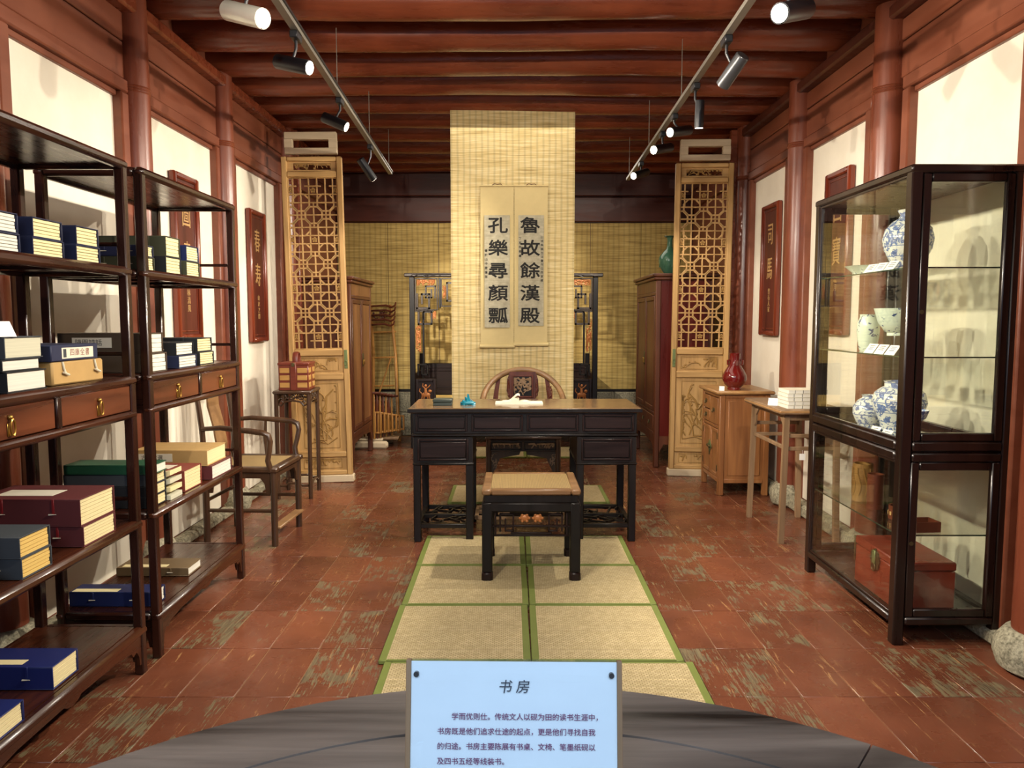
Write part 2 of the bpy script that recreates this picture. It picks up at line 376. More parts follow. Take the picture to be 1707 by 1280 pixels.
def vines(b, x0, x1, z0, z1, y, seed, n=5, r=.006, leaf=.014, depth=.5):
    """carved foliage in relief on the plane y: curling stems with leaves, kept inside the rectangle"""
    rd = random.Random(seed); cl = lambda v, a, c: max(a + r, min(c - r, v))
    for i in range(n):
        x = rd.uniform(x0, x1); z = z0 + (z1 - z0) * rd.uniform(0, .5); a = rd.uniform(.6, 2.5); k = rd.uniform(-.5, .5)
        pts = []; st = (abs(x1 - x0) + abs(z1 - z0)) / 18
        for j in range(9):
            pts.append((cl(x, x0, x1), y, cl(z, z0, z1))); x += math.cos(a) * st; z += math.sin(a) * st; a += k + rd.uniform(-.35, .35)
            if j % 2:
                s_ = rd.choice((-1, 1)); lx = cl(x + s_ * leaf, x0 + leaf * .6, x1 - leaf * .6); lz = cl(z + leaf * .4, z0 + leaf * .6, z1 - leaf * .6)
                b.blob((lx, y, lz), (leaf * rd.uniform(.6, 1.1), r * .8, leaf * rd.uniform(.4, .9)), 6, 4)
        b.tube(pts, [r] * 8 + [r * .4], 5, 1.0)
    return b
def spiral(b, cx, cz, w_, h_, turns, y, t_, sx=1, sz=1, dep=.02):
    """a square meander of flat bars about (cx, cz)"""
    x, z = -w_ / 2, -h_ / 2; pts = [(x, z)]; sg = w_ / turns / 2.0; W, Hh = w_, h_; d = 0
    for i in range(turns * 2 + 1):
        if d % 2 == 0: z += Hh * (1 if d % 4 == 0 else -1); Hh -= sg * (1.6 if i > 0 else .0)
        else: x += W * (1 if d % 4 == 1 else -1); W -= sg * 1.6
        pts.append((x, z)); d += 1
    for p, q in zip(pts, pts[1:]):
        p = (cx + p[0] * sx, cz + p[1] * sz); q = (cx + q[0] * sx, cz + q[1] * sz)
        b.box(min(p[0], q[0]) - t_ / 2, max(p[0], q[0]) + t_ / 2, y - dep / 2, y + dep / 2, min(p[1], q[1]) - t_ / 2, max(p[1], q[1]) + t_ / 2, .002)
    return b
# ---------------------------------------------------------------- the room
XL, XR, YB = -2.10, 2.14, 9.2
floor = struct(B().box(-2.3, 2.35, -.6, 9.35, -.08, -.0035).ob('floor', 'grout'))
TW, TD, Y0 = .212, .42, 1.46
far = B(); proto = B().box(-TW / 2 + .0018, TW / 2 - .0018, -TD / 2 + .0012, TD / 2 - .0012, -.03, 0, .0016).ob('floor_tile', 'floor_tile', floor)
rt = random.Random(5); cnt = 0; first = True
for j in range(19):
    for i in range(20):
        x = XL + TW * (i + .5); y = Y0 + TD * (j + .5); dz = rt.uniform(-.0012, 0)
        if y > YB: continue
        vis = abs(x) < (y + .3) * .70 and cnt < 300
        if vis:
            if first: proto.location = (x, y, dz); first = False
            else: like(proto, (x, y, dz), (rt.uniform(-.002, .002), rt.uniform(-.002, .002), rt.uniform(-.0015, .0015)))
            cnt += 1
        else: far.box(x - TW / 2 + .0014, x + TW / 2 - .0014, y - TD / 2 + .0014, y + TD / 2 - .0014, -.03, dz, .0016)
stuff(far.ob('floor_tile', 'floor_tile', floor))

def side_wall(side, xw, cols, bays, zb, zt, far_dark):
    s = 1 if side == 'left' else -1                    # s: direction from the wall into the room
    X = lambda d: xw + s * d
    wl = struct(B().box(X(-.14), X(-.012), -.3, 9.3, -.02, 3.45).ob('wall_' + side, 'red_wall'))
    ys = [c[0] for c in cols]
    for (a, b) in bays:
        B().box(X(-.012), X(0), a, b, zb, zt, 0).ob('plaster_panel', 'plaster', wl)
        B().box(X(-.012), X(.05), a - .075, a, zb - .02, zt, .008).ob('panel_stile', 'red_wall', wl)
        B().box(X(-.012), X(.05), b, b + .075, zb - .02, zt, .008).ob('panel_stile', 'red_wall', wl)
        B().box(X(-.012), X(.05), a - .075, b + .075, zt + .0, zt + .07, .008).ob('panel_rail', 'red_wall', wl)
        B().box(X(-.012), X(.022), a, b, zt - .03, zt, .004).ob('panel_bead', 'red_wall', wl)
    e = [-.3] + ys + [9.25]
    for a, b in zip(e, e[1:]):
        B().box(X(-.012), X(.03), a + .05, b - .05, zt + .075, zt + .27, .006).ob('frieze_board', 'red_wall', wl)
        B().box(X(-.012), X(.034), a + .05, b - .05, zt + .274, 3.02, .006).ob('frieze_board', 'red_wall', wl)
    struct(B().box(X(-.02), X(.10), -.3, 9.25, 3.02, 3.10, .014).ob('trim_1' if side == 'left' else 'trim_2', 'dark_beam' if side == 'right' else 'red_beam'))
    bs = struct(B().box(X(-.1), X(.01), -.3, 9.2, 0, zb - .015).ob('baseboard_' + side, 'stone'))
    rs = random.Random(3); y = 2.6
    while y < 7.0:
        l = rs.uniform(.34, .6); d = rs.uniform(.07, .10); h = zb + rs.uniform(-.02, .01)
        B().box(X(-.0), X(d), y, y + l - .008, 0, h, .016).ob('plinth_stone', 'stone', bs); y += l
    for (y, r) in cols:
        xc = X(.04); rr = random.Random(int(y * 100)); prof = []
        for k in range(26):
            z = .15 + (3.12 - .15) * k / 25; prof.append((r * (1.04 - .06 * k / 25 + rr.uniform(-.008, .008)), z))
        c = B().lathe(prof, 28, (xc, y)).ob('column', 'red_column'); struct(c)
        B().lathe([(r * 1.15, 0), (r * 1.5, .02), (r * 1.66, .07), (r * 1.58, .12), (r * 1.25, .165), (r * 1.1, .17)], 28, (xc, y)).ob('base_stone', 'stone', c)
        for k in range(3):
            z = zt + .02 + k * .013; B().lathe([(r * .99, z - .006), (r * 1.055, z), (r * .99, z + .006)], 28, (xc, y)).ob('binding_ring', 'red_column', c)
    return wl
wall_l = side_wall('left', XL, [(2.98, .085), (4.24, .082), (5.50, .080), (7.0, .085)], [(3.2, 4.09), (4.41, 5.37), (5.74, 6.78)], .06, 2.60, True)
wall_r = side_wall('right', XR, [(2.92, .10), (4.34, .095), (5.67, .088), (6.98, .085)], [(3.22, 4.12), (4.62, 5.52), (5.95, 6.80)], .09, 2.63, True)
# dark returns beside the screens, where the room behind begins
for (a, b, n) in ((-2.06, -1.94, 'trim_3'), (1.96, 2.10, 'trim_4')):
    struct(B().box(a, b, 6.98, 7.04, 0, 3.1, .006).ob(n, 'red_beam'))
wb = struct(B().box(-2.2, 2.25, YB, YB + .12, -.02, 3.45).ob('wall_back', 'dark_beam'))
for k in range(3): B().box(-2.1, 2.14, YB - .05 - .012 * k, YB, 2.56 + k * .30, 2.85 + k * .30, .01).ob('lintel_board', 'dark_beam', wb)
x = -2.1
for k in range(7):
    B().box(x, x + .60, YB - .012, YB, .56, 2.55, 0).ob('reed_panel', 'reed_wall', wb); x += .606
B().box(-2.1, 2.14, YB - .03, YB, .53, .562, .003).ob('dado_rail', 'ebony', wb)
x = -2.1
for k in range(9):
    B().box(x, x + .47, YB - .07, YB, 0, .28 if k % 2 else .30, .008).ob('dado_stone', 'stone', wb)
    B().box(x - .001, x + .47, YB - .066, YB, .285 if k % 2 else .305, .53, .008).ob('dado_stone', 'stone', wb); x += .476
ceil = struct(B().box(-2.25, 2.3, -.3, 9.3, 3.46, 3.52).ob('ceiling', 'dark_beam'))
for k in range(18): B().box(-2.12 + k * .238, -2.12 + (k + 1) * .238 - .006, -.3, 9.2, 3.435, 3.46, .003).ob('ceiling_board', 'red_beam', ceil)
BY = [.35, .9, 1.4, 1.92, 2.4, 2.9, 3.43, 3.96, 4.475, 4.99, 5.49, 5.95, 6.47, 6.95, 7.44, 7.96, 8.47, 8.95]
for i, y in enumerate(BY):
    rr = random.Random(i); pts = []; rs_ = []
    for k in range(13):
        x = -2.12 + 4.27 * k / 12; pts.append((x, y + rr.uniform(-.008, .008), 3.225 + .012 * math.sin(k * .5 + i))); rs_.append(.122 + .008 * math.sin(k * .4 + i) + rr.uniform(-.003, .003))
    B().tube(pts, rs_, 20).ob('ceiling_beam', 'red_beam', ceil)

# ---------------------------------------------------------------- the tracks and spotlights
TZ = 2.74
def track(xa, ya, xb, yb, label):
    t = thing('light_track', label, 'light track', (xa, ya, TZ), 0, None)
    d = Vector((xb - xa, yb - ya, 0))
    B().bar((0, 0, 0), d, .034, .022).ob('rail', 'track_metal', t)
    B().bar((.018, 0, .014), d + Vector((.018, 0, .014)), .012, .010).ob('conduit', 'black_metal', t)
    for f in (.12, .36, .6, .8, .985): p = d * f; B().bar(p, p + Vector((0, 0, .37)), .004, .004, (1, 0, 0)).ob('hanger_rod', 'track_metal', t)
    return t
track(-.91, .9, -1.125, 7.1, 'left ceiling light track, running above the left bookshelves')
track(.94, .9, 1.10, 7.4, 'right ceiling light track, running toward the right carved screen')
def lamp(tail, mouth, target, xt, label, r=.034, mat='black_metal', power=1.0, ang=80, col=WARM):
    tail = Vector(tail); mouth = Vector(mouth); mid = tail.lerp(mouth, .45)
    d = (mouth - tail).normalized(); L = (mouth - tail).length
    t = thing('spotlight', label, 'spotlight', (xt, mid.y, TZ - .012), 0, 'track spotlights'); o = Vector((xt, mid.y, TZ - .012))
    bcan = B().tube([tail - o, tail - o + d * .006, mouth - o - d * .002, mouth - o, mouth - o - d * .006], [r * .9, r, r, r * .9, r * .88], 24)
    bcan.ob('lamp_housing', mat, t)
    B().tube([mouth - o - d * .004, mouth - o + d * .0005], [r * .86, r * .86], 24).ob('lamp_face', 'lamp_face', t)
    B().box(-.018, .018, -.045, .045, -.034, 0, .004).ob('track_adapter', 'black_metal', t)
    m = mid - o
    B().tube([(0, 0, -.03), (0, 0, min(-.05, m.z * .5)), m], [.007, .007, .006], 8).ob('swivel_arm', 'black_metal', t)
    spot(mouth + d * .012, target, power, ang)
    return t
lamp((-1.09, 3.0, 2.575), (-.92, 2.90, 2.505), (2.0, 2.6, 1.3), -.985, 'large silver spotlight near the front of the left track', .037, 'steel', 1.5, 95)
lamp((-1.11, 3.68, 2.61), (-.94, 3.62, 2.56), (2.0, 3.7, 1.2), -1.01, 'black spotlight second from the front on the left track, lit mouth to the right', .034, power=1.0)
lamp((-1.15, 4.72, 2.625), (-1.005, 4.70, 2.56), (2.0, 5.3, 1.2), -1.045, 'black spotlight third from the front on the left track', .032, power=1.0)
lamp((-1.165, 5.90, 2.62), (-1.075, 5.98, 2.48), (-.2, 9.0, 1.1), -1.09, 'black spotlight hanging at the far end of the left track', .031, power=2.2, ang=46)
lamp((1.12, 3.0, 2.58), (.965, 2.85, 2.505), (-2.0, 2.3, 1.5), .99, 'glaring spotlight nearest the visitor on the right track', .037, power=1.2, ang=100)
lamp((1.075, 3.66, 2.63), (1.01, 3.77, 2.525), (-1.6, 4.6, .9), 1.01, 'dark grey spotlight tilted downward, second on the right track', .034, 'grey_metal', 1.0)
lamp((1.06, 4.42, 2.64), (1.062, 4.44, 2.49), (.2, 4.6, 0), 1.035, 'small black spotlight hanging straight down on the right track', .026, power=.5)
lamp((1.165, 5.12, 2.645), (1.01, 5.0, 2.60), (-2.0, 4.2, 1.4), 1.05, 'lit spotlight glaring to the left above the right carved screen', .032, power=.9)
lamp((1.14, 5.6, 2.64), (.99, 5.46, 2.59), (-2.0, 5.6, 1.4), 1.065, 'lit spotlight aimed left, second from the far end of the right track', .032, power=1.2)
lamp((1.15, 6.62, 2.66), (1.01, 6.48, 2.60), (-1.6, 6.6, 1.2), 1.085, 'spotlight at the far end of the right track, mouth lit', .032, power=1.2)
# added spots with no lamp bodies, brightening shelves, cabinet, scrolls, stool, bed and screens
for x, y, tx, ty, tz, pw in ((.95, 1.9, -1.7, 2.6, 1.2, 1.2), (-.93, 2.1, 2.0, 3.7, 1.0, 1.1), (.84, 1.7, 0, 6.4, 1.7, .8), (-.84, 1.7, 0, 6.3, 1.6, .8), (-.84, 1.4, .3, 4.4, .3, .8), (1.08, 6.9, -.6, 9.1, 1.2, .8), (1.06, 6.0, 1.65, 6.6, 1.2, .25), (-1.08, 5.6, -1.6, 6.4, 1.2, .25)):
    spot((x, y, 2.58), (tx, ty, tz), pw, 75)

# ---------------------------------------------------------------- carved screen doors
def octagon(r, half=0):
    b = B(); p = [(r * math.cos(R(22.5 + 45 * k)) / math.cos(R(22.5)), r * math.sin(R(22.5 + 45 * k)) / math.cos(R(22.5))) for k in range(8)]
    for k in range(8):
        q0, q1 = p[k], p[(k + 1) % 8]; mx = (q0[0] + q1[0]) / 2
        if half and mx * half < -.001: continue
        if half:
            cl = lambda q: (max(0, q[0] * half) * half, q[1])
            q0, q1 = cl(q0), cl(q1)
            if (q0[0] - q1[0]) ** 2 + (q0[1] - q1[1]) ** 2 < 1e-5: continue
        b.bar((q0[0], 0, q0[1]), (q1[0], 0, q1[1]), .016, .0125, (0, 0, 1) if abs(q1[1] - q0[1]) < 1e-4 else (1, 0, 0) if abs(q1[0] - q0[0]) < 1e-4 else (q1[1] - q0[1], 0, -(q1[0] - q0[0])))
    return b
def screen_door(label, loc, rot, seed, handle_side):
    t = thing('carved_screen_door', label, 'screen door', loc, 0, None); t.rotation_euler = rot
    W = .25; H = 2.76
    B().box(-W - .012, W + .012, -.045, .045, 0, .06, .004).ob('base_block', 'plain_wood', t)
    for s in (-1, 1): B().box(s * W, s * (W - .045), -.028, .028, .06, H, .006).ob('stile', 'pale_wood', t)
    for z0, z1 in ((.06, .10), (.215, .265), (.885, .945), (1.09, 1.15), (2.59, 2.64), (2.72, 2.76)):
        B().box(-W + .045, W - .045, -.026, .026, z0, z1, .008).ob('rail', 'pale_wood_x', t)
    Wi = W - .045
    for z0, z1, sd, n in ((.10, .215, seed + 1, 5), (.265, .885, seed + 2, 11), (.945, 1.09, seed + 3, 6)):
        p = B().box(-Wi, Wi, -.004, .012, z0, z1).ob('panel', 'pale_wood', t)
        m = .035 if z1 - z0 > .3 else .022
        mx = .06 if z1 - z0 > .3 else .05
        fr = frame(B(), -Wi + mx - .008, Wi - mx + .008, z0 + m - .006, z1 - m + .006, .005, -.0085, -.003, .001)
        if n == 11:                                    # vase with flowering plum branch
            o = lambda x_, z_: (x_, -.005, z_)
            vz = z0 + .10
            fr.tube([o(-.035, vz), o(-.05, vz + .07), o(-.038, vz + .13), o(-.016, vz + .18), o(-.022, vz + .24)], .0085, 6)
            fr.tube([o(.035, vz), o(.05, vz + .07), o(.038, vz + .13), o(.016, vz + .18), o(.022, vz + .24)], .0085, 6)
            fr.tube([o(-.04, vz), o(.04, vz)], .0085, 6); fr.tube([o(-.022, vz + .24), o(.022, vz + .24)], .0085, 6)
            fr.tube([o(0, vz + .24), o(-.03, vz + .32), o(-.09, vz + .38), o(-.06, vz + .44)], [.013, .011, .009, .006], 6)
            fr.tube([o(0, vz + .24), o(.04, vz + .3), o(.05, vz + .38), o(.11, vz + .44)], [.013, .011, .009, .006], 6)
            fr.tube([o(-.12, vz - .03), o(-.03, vz - .01), o(.05, vz - .035), o(.13, vz + .02)], .007, 6)
        vines(fr, -Wi + mx, Wi - mx, z0 + m, z1 - m, -.006, sd, n, .0068, .015)
        fr.ob('relief_carving', 'carved_wood', p)
    fb = B().box(-Wi, Wi, .004, .012, 2.64, 2.655).box(-Wi, Wi, .004, .012, 2.708, 2.72).box(-Wi, -Wi + .05, .004, .012, 2.655, 2.708).box(Wi - .05, Wi, .004, .012, 2.655, 2.708)
    po = fb.ob('openwork_panel', 'pale_wood_x', t); vines(B(), -Wi + .05, Wi - .05, 2.655, 2.708, .005, seed + 9, 9, .004, .012).ob('relief_carving', 'carved_wood', po)
    tb = B().box(-.215, .215, -.03, .03, 2.78, 2.83, .004).box(-.215, .215, -.03, .03, 2.90, 2.96, .004).box(-.215, -.15, -.03, .03, 2.83, 2.90).box(.15, .215, -.03, .03, 2.83, 2.90)
    tb.ob('top_block', 'plain_wood', t)
    # lattice
    zt, zb = 2.59, 1.15; bt = .0112
    def barp(x0, x1, z0, z1): B().box(x0, x1, -.009, .009, z0, z1, .0015).ob('lattice_bar', 'pale_wood', t)
    for x in (-.102, .102): barp(x - bt / 2, x + bt / 2, zb, zt)
    frame(B(), -Wi, Wi, zb, zt, .008, -.012, .012, .002).ob('lattice_frame', 'pale_wood', t)
    oc = octagon(.069); oh = {1: octagon(.069, 1), -1: octagon(.069, -1)}; po = None; ph = {1: None, -1: None}; pf = None
    def put(kind, x, z):
        nonlocal po, pf
        if kind == 'o':
            if po is None: po = oc.ob('octagon_ring', 'pale_wood', t, False); po.location = (x, 0, z)
            else: like(po, (x, 0, z))
        elif kind == 'f':
            if pf is None:
                b = B()
                for k in range(5): a = R(90 + 72 * k); b.blob((.015 * math.cos(a), 0, .015 * math.sin(a)), (.0105, .009, .0105), 8, 4)
                b.blob((0, -.004, 0), (.007, .008, .007), 8, 4); pf = b.ob('carved_flower', 'carved_wood', t); pf.location = (x, 0, z)
            else: like(pf, (x, 0, z))
        else:
            k = 1 if kind == 'r' else -1
            if ph[k] is None: ph[k] = oh[k].ob('half_octagon', 'pale_wood', t, False); ph[k].location = (x, 0, z)
            else: like(ph[k], (x, 0, z))
    for i in range(4):
        f = zt - .105 - .41 * i
        for dz in (-.1025, .1025):
            if zb + .01 < f + dz < zt - .01:
                barp(-Wi, Wi, f + dz - bt / 2, f + dz + bt / 2)
            for x in (-.102, .102):
                if f + dz < zt - .05 and f + dz > zb + .05: put('o', x, f + dz)
        for x in (-.034, .034): barp(x - bt / 2, x + bt / 2, max(zb, f - .10), min(zt, f + .10))
        for z in (-.034, .034):
            barp(-.068, .068, f + z - bt / 2, f + z + bt / 2)
            barp(-Wi, -.136, f + z - bt / 2, f + z + bt / 2); barp(.136, Wi, f + z - bt / 2, f + z + bt / 2)
        for x in (-.165, .165): barp(x - bt / 2, x + bt / 2, max(zb, f - .10), min(zt, f + .10))
        put('f', 0, f); put('f', -.186, f); put('f', .186, f)
        if i < 3:
            m = f - .205; barp(-Wi, Wi, m - bt / 2, m + bt / 2); barp(-bt / 2, bt / 2, m - .10, m + .10)
            put('o', 0, m); put('r', -Wi, m); put('l', Wi, m)
    x = handle_side * (W - .022); pl = B().box(x - .014, x + .014, -.033, -.027, .98, 1.14, .003).ob('handle_plate', 'green_bronze', t)
    b = B(); b.tube([(x + .013 * math.cos(a), -.038, 1.03 + .018 * math.sin(a)) for a in [2 * math.pi * k / 14 for k in range(14)]], .003, 6, closed=True); b.ob('pull_ring', 'green_bronze', pl)
    return t
screen_door('pale carved lattice screen door on the left, beside the tall stand with the striped box', (-1.64, 6.5, 0), (0, R(-1.0), R(4)), 11, 1)
screen_door('pale carved lattice screen door on the right, behind the small honey wood cabinet', (1.655, 6.76, 0), (0, R(.4), R(-4)), 31, -1)

# ---------------------------------------------------------------- tatami
def mat(x0, x1, y0, y1, z, label, rz=0, grp='tatami mats in front of the desk'):
    t = thing('tatami_mat', label, 'floor mat', ((x0 + x1) / 2, (y0 + y1) / 2, z), rz, grp); a, b = (x1 - x0) / 2, (y1 - y0) / 2
    B().box(-a + .03, a - .03, -b + .012, b - .012, 0, .017, .001).ob('woven_field', 'tatami', t)
    for s in (-1, 1):
        B().box(s * a, s * (a - .032), -b, b, 0, .0185, .003).ob('cloth_border', 'green_border', t)
        B().box(-a + .032, a - .032, s * b, s * (b - .015), 0, .0185, .003).ob('cloth_border', 'green_border', t)
rows = [(4.20, 4.78, 'directly under the stool, nearest the desk', 0), (3.60, 4.19, "in front of the stool's feet", .004), (2.985, 3.59, 'in the row before the frontmost', 0), (2.37, 2.975, 'partly hidden by the sign board', .03)]
for y0, y1, s, dx in rows:
    mat(-.55 + dx, .072 + dx, y0, y1, 0, f'left straw mat with green border, {s}', R(.3))
    mat(.078 + dx, .70 + dx, y0, y1, 0, f'right straw mat with green border, {s}', R(-.2))
mat(-.50, .115, 5.68, 6.28, 0, 'left straw mat under the rear of the desk and the round-backed chair', 0, 'tatami mats behind the desk')
mat(.12, .74, 5.68, 6.28, 0, 'right straw mat under the rear of the desk and the round-backed chair', 0, 'tatami mats behind the desk')
mat(-.47, .14, 7.6, 8.2, 0, 'left straw mat on the floor before the canopy bed', 0, 'tatami mats before the bed')
mat(.146, .76, 7.6, 8.2, 0, 'right straw mat on the floor before the canopy bed', 0, 'tatami mats before the bed')
# ---------------------------------------------------------------- pedestal writing desk
def drawer_front(b, x0, x1, z0, z1, y, d=.008):
    frame(b, x0, x1, z0, z1, .012, y - d, y + .004, .003)
    b.box(x0 + .018, x1 - .018, y - d * .9, y, z0 + .018, z1 - .018, .008)
desk = thing('writing_desk', 'black lacquered pedestal writing desk with four drawers and ice-crackle footshelves', 'desk', (.075, 4.70, 0), R(.6))
dw = .70; dd = .53
B().box(-dw - .028, dw + .028, -.022, dd + .02, .822, .853, .008).ob('tabletop', 'desk_top', desk)
B().box(-dw - .030, dw + .030, -.026, -.020, .826, .849, .002).ob('top_edge', 'ebony', desk)
B().box(-dw, dw, 0, dd, .69, .822, .003).ob('drawer_case', 'ebony', desk)
for i in range(4):
    x0 = -dw + .006 + i * (2 * dw - .012) / 4; b = B(); drawer_front(b, x0 + .012, x0 + (2 * dw - .012) / 4 - .012, .706, .812, 0); b.ob('drawer', 'ebony_red', desk)
B().box(-dw - .008, dw + .008, -.008, dd + .006, .672, .692, .006).ob('waist_moulding', 'ebony', desk)
for s in (-1, 1):
    xo = s * dw; xi = s * (dw - .375); a, c = min(xo, xi), max(xo, xi)
    ped = B().box(a + .002, c - .002, .002, dd - .002, .505, .671, .003).ob('pedestal_case', 'ebony', desk)
    b = B(); drawer_front(b, a + .028, c - .028, .522, .658, 0); b.ob('drawer', 'ebony_red', desk)
    B().box(a - .004, c + .004, -.006, dd + .004, .492, .508, .005).ob('pedestal_moulding', 'ebony', desk)
    for x in (a, c - .046):
        for y in (0, dd - .046): B().box(x, x + .046, y, y + .046, 0, .672, .004).ob('leg', 'ebony', desk)
    fs = frame(B(), a + .046, c - .046, 0, 0, .001, 0, 0, 0); fs = B()
    for yy in (.004, dd - .040, dd * .5 - .014): fs.box(a + .03, c - .03, yy, yy + .03, .088, .115, .004)
    for xx in (a + .01, c - .04): fs.box(xx, xx + .03, .02, dd - .02, .088, .115, .004)
    fs = fs.ob('footshelf', 'ebony', desk)
    rr = random.Random(9 + s)
    for (ya, yb) in ((.03, dd * .5 - .01), (dd * .5 + .012, dd - .035)):
        for k in range(15):
            x = a + .05 + (c - a - .1) * k / 14; y = ya + (yb - ya) * rr.random(); an = rr.choice((.35, -.4, .75, -.8, 1.3)); L = .05
            p = [max(a + .04, min(c - .04, x - L * math.cos(an))), max(ya, min(yb, y - L * math.sin(an)))]; q = [max(a + .04, min(c - .04, x + L * math.cos(an))), max(ya, min(yb, y + L * math.sin(an)))]
            B().bar((p[0], p[1], .101), (q[0], q[1], .101), .011, .016).ob('crackle_bar', 'ebony', fs)
cf = B()
for yy in (.20, dd - .05, .36): cf.box(-dw + .375, dw - .375, yy, yy + .026, .088, .113, .004)
for xx in (-dw + .375, -.17, 0.14, dw - .40): cf.box(xx, xx + .026, .2, dd - .03, .088, .113, .004)
cf = cf.ob('centre_footshelf', 'grey_wood', desk)
rr = random.Random(77)
for k in range(26):
    x = -.28 + .56 * k / 25; y = rr.uniform(.22, .48); an = rr.choice((.35, -.4, .75, -.8, 1.3)); L = .055
    q = lambda s: (max(-.32, min(.32, x + s * L * math.cos(an))), max(.21, min(.49, y + s * L * math.sin(an))), .101)
    B().bar(q(-1), q(1), .011, .016).ob('crackle_bar', 'ebony', cf)
# ---------------------------------------------------------------- stool
st = thing('square_stool', 'dark square stool with woven cane seat standing on the mats before the desk', 'stool', (.097, 4.17, 0))
sw, sd = .262, .235
frame(B(), -sw, sw, -sd, sd, .05, .478, .508, .006, 'xz')
b = B()
for a in ((-sw, -sw + .05, -sd, sd), (sw - .05, sw, -sd, sd), (-sw + .05, sw - .05, -sd, -sd + .05), (-sw + .05, sw - .05, sd - .05, sd)): b.box(a[0], a[1], a[2], a[3], .476, .508, .008)
b.ob('seat_frame', 'chair_light', st)
B().box(-sw + .045, sw - .045, -sd + .045, sd - .045, .488, .5065, .004).ob('cane_seat', 'rattan', st)
B().box(-sw + .012, sw - .012, -sd + .012, sd - .012, .435, .478, .004).ob('waist', 'ebony', st)
B().box(-sw + .002, sw - .002, -sd + .002, -sd + .028, .385, .438, .008).box(-sw + .002, sw - .002, sd - .028, sd - .002, .385, .438, .008).box(-sw + .002, -sw + .028, -sd, sd, .385, .438, .008).box(sw - .028, sw - .002, -sd, sd, .385, .438, .008).ob('apron', 'ebony', st)
for sx in (-1, 1):
    for sy in (-1, 1):
        x = sx * (sw - .028); y = sy * (sd - .028)
        b = B().box(x - .0275, x + .0275, y - .0275, y + .0275, .06, .4365, .005)
        l = b.ob('leg', 'ebony', st); B().box(x - .03, x + .03, y - .03, y + .03, .0, .064, .012).ob('hoof_foot', 'ebony_red', l)
for sy in (-1,1):
    y = sy * (sd - .03); b = B()
    b.box(-sw + .05, sw - .05, y - .006, y + .006, .300, .312, .002); b.box(-.11, .11, y - .006, y + .006, .262, .273, .002)
    for x in (-.13, .13): spiral(b, x, .325, .07, .09, 2, y, .009, 1 if x < 0 else -1, 1, .014)
    for x in (-.19, .19): b.box(x - .005, x + .005, y - .006, y + .006, .25, .385, .002)
    b.box(-.2, .2, y - .006, y + .006, .25, .26, .002); b.ob('fret_apron', 'ebony_red', st)
    if sy < 0:
        for x in (-.035, .035):
            g = B(); g.blob((x, y - .002, .35), (.026, .010, .02), 10, 6)
            for k in range(6): g.blob((x + .024 * math.cos(k * 1.05), y - .006, .35 + .018 * math.sin(k * 1.05)), (.009, .006, .008), 6, 4)
            g.ob('carved_peach', 'gilt', st)
# ---------------------------------------------------------------- round-backed chair behind the desk
ch = thing('horseshoe_armchair', 'dark horseshoe-back armchair with carved splat behind the writing desk', 'armchair', (.075, 5.42, 0))
B().box(-.275, .275, 0, .46, .535, .565, .008).ob('seat', 'chair_wood', ch)
ap = B().box(-.262, .262, .012, .03, .45, .535, .003).ob('apron', 'chair_wood', ch)
for x0, x1 in ((-.235, -.008), (.008, .235)):
    g = frame(B(), x0, x1, .462, .522, .006, .002, .014, .001); g.ob('panel_frame', 'ebony', ap); vines(B(), x0 + .01, x1 - .01, .47, .515, .008, int(x0 * 100) + 50, 8, .004, .011).ob('relief_carving', 'grey_wood', ap)
for sx in (-1, 1):
    b = B().prism([(sx * .245, .45), (sx * .02, .45), (sx * .03, .425), (sx * .10, .415), (sx * .17, .40), (sx * .19, .35), (sx * .215, .30), (sx * .245, .29)], .014, .026)
    b.ob('shaped_bracket', 'chair_wood', ap); vines(B(), min(sx * .24, sx * .19), max(sx * .24, sx * .19), .31, .44, .012, 70 + sx, 4, .003, .008).ob('relief_carving', 'grey_wood', ap)
    for y in (.022, .438): B().tube([(sx * .252, y, 0), (sx * .250, y, .54)], .022, 10).ob('leg', 'chair_wood', ch)
    B().tube([(sx * .252, .03, .12), (sx * .252, .43, .12)], .013, 8).ob('stretcher', 'chair_wood', ch)
    B().tube([(sx * .245, .06, .56), (sx * .27, .03, .68), (sx * .285, .05, .80)], [.014, .012, .013], 8).ob('arm_post', 'chair_wood', ch)
    wg = B().prism([(sx * .17, .56), (sx * .235, .56), (sx * .245, .66), (sx * .225, .82), (sx * .205, .93), (sx * .17, .95), (sx * .185, .85), (sx * .195, .74), (sx * .18, .64)], .415, .435).ob('wing_panel', 'carve_red', ch)
    vines(B(), min(sx * .18, sx * .23), max(sx * .18, sx * .23), .6, .92, .412, 80 + sx, 6, .004, .010).ob('relief_carving', 'carve_red', wg)
for y, z in ((.03, .10), (.43, .16)): B().tube([(-.25, y, z), (.25, y, z)], .013, 8).ob('stretcher', 'chair_wood', ch)
pts = []
for k in range(25):
    a = R(-38 + 256 * k / 24); r_ = .30; x = r_ * math.cos(a); y = .20 + .27 * math.sin(a); z = .80 + .215 * max(0, math.sin(a)) ** 1.1
    pts.append((x, y, z))
B().tube(pts, [.012] + [.022] * 23 + [.012], 12).ob('top_rail', 'chair_light', ch)
sp = B().prism([(-.085, .56), (.085, .56), (.075, .68), (.078, .76), (.105, .80), (.125, .85), (.12, .94), (.10, 1.0), (-.10, 1.0), (-.12, .94), (-.125, .85), (-.105, .80), (-.078, .76), (-.075, .68)], .432, .448).ob('back_splat', 'carve_red', ch)
frame(B(), -.082, .082, .80, .975, .012, .420, .434, .002).ob('splat_frame', 'carve_red', sp); B().box(-.07, .07, .428, .433, .81, .965).ob('splat_field', 'ebony', sp)
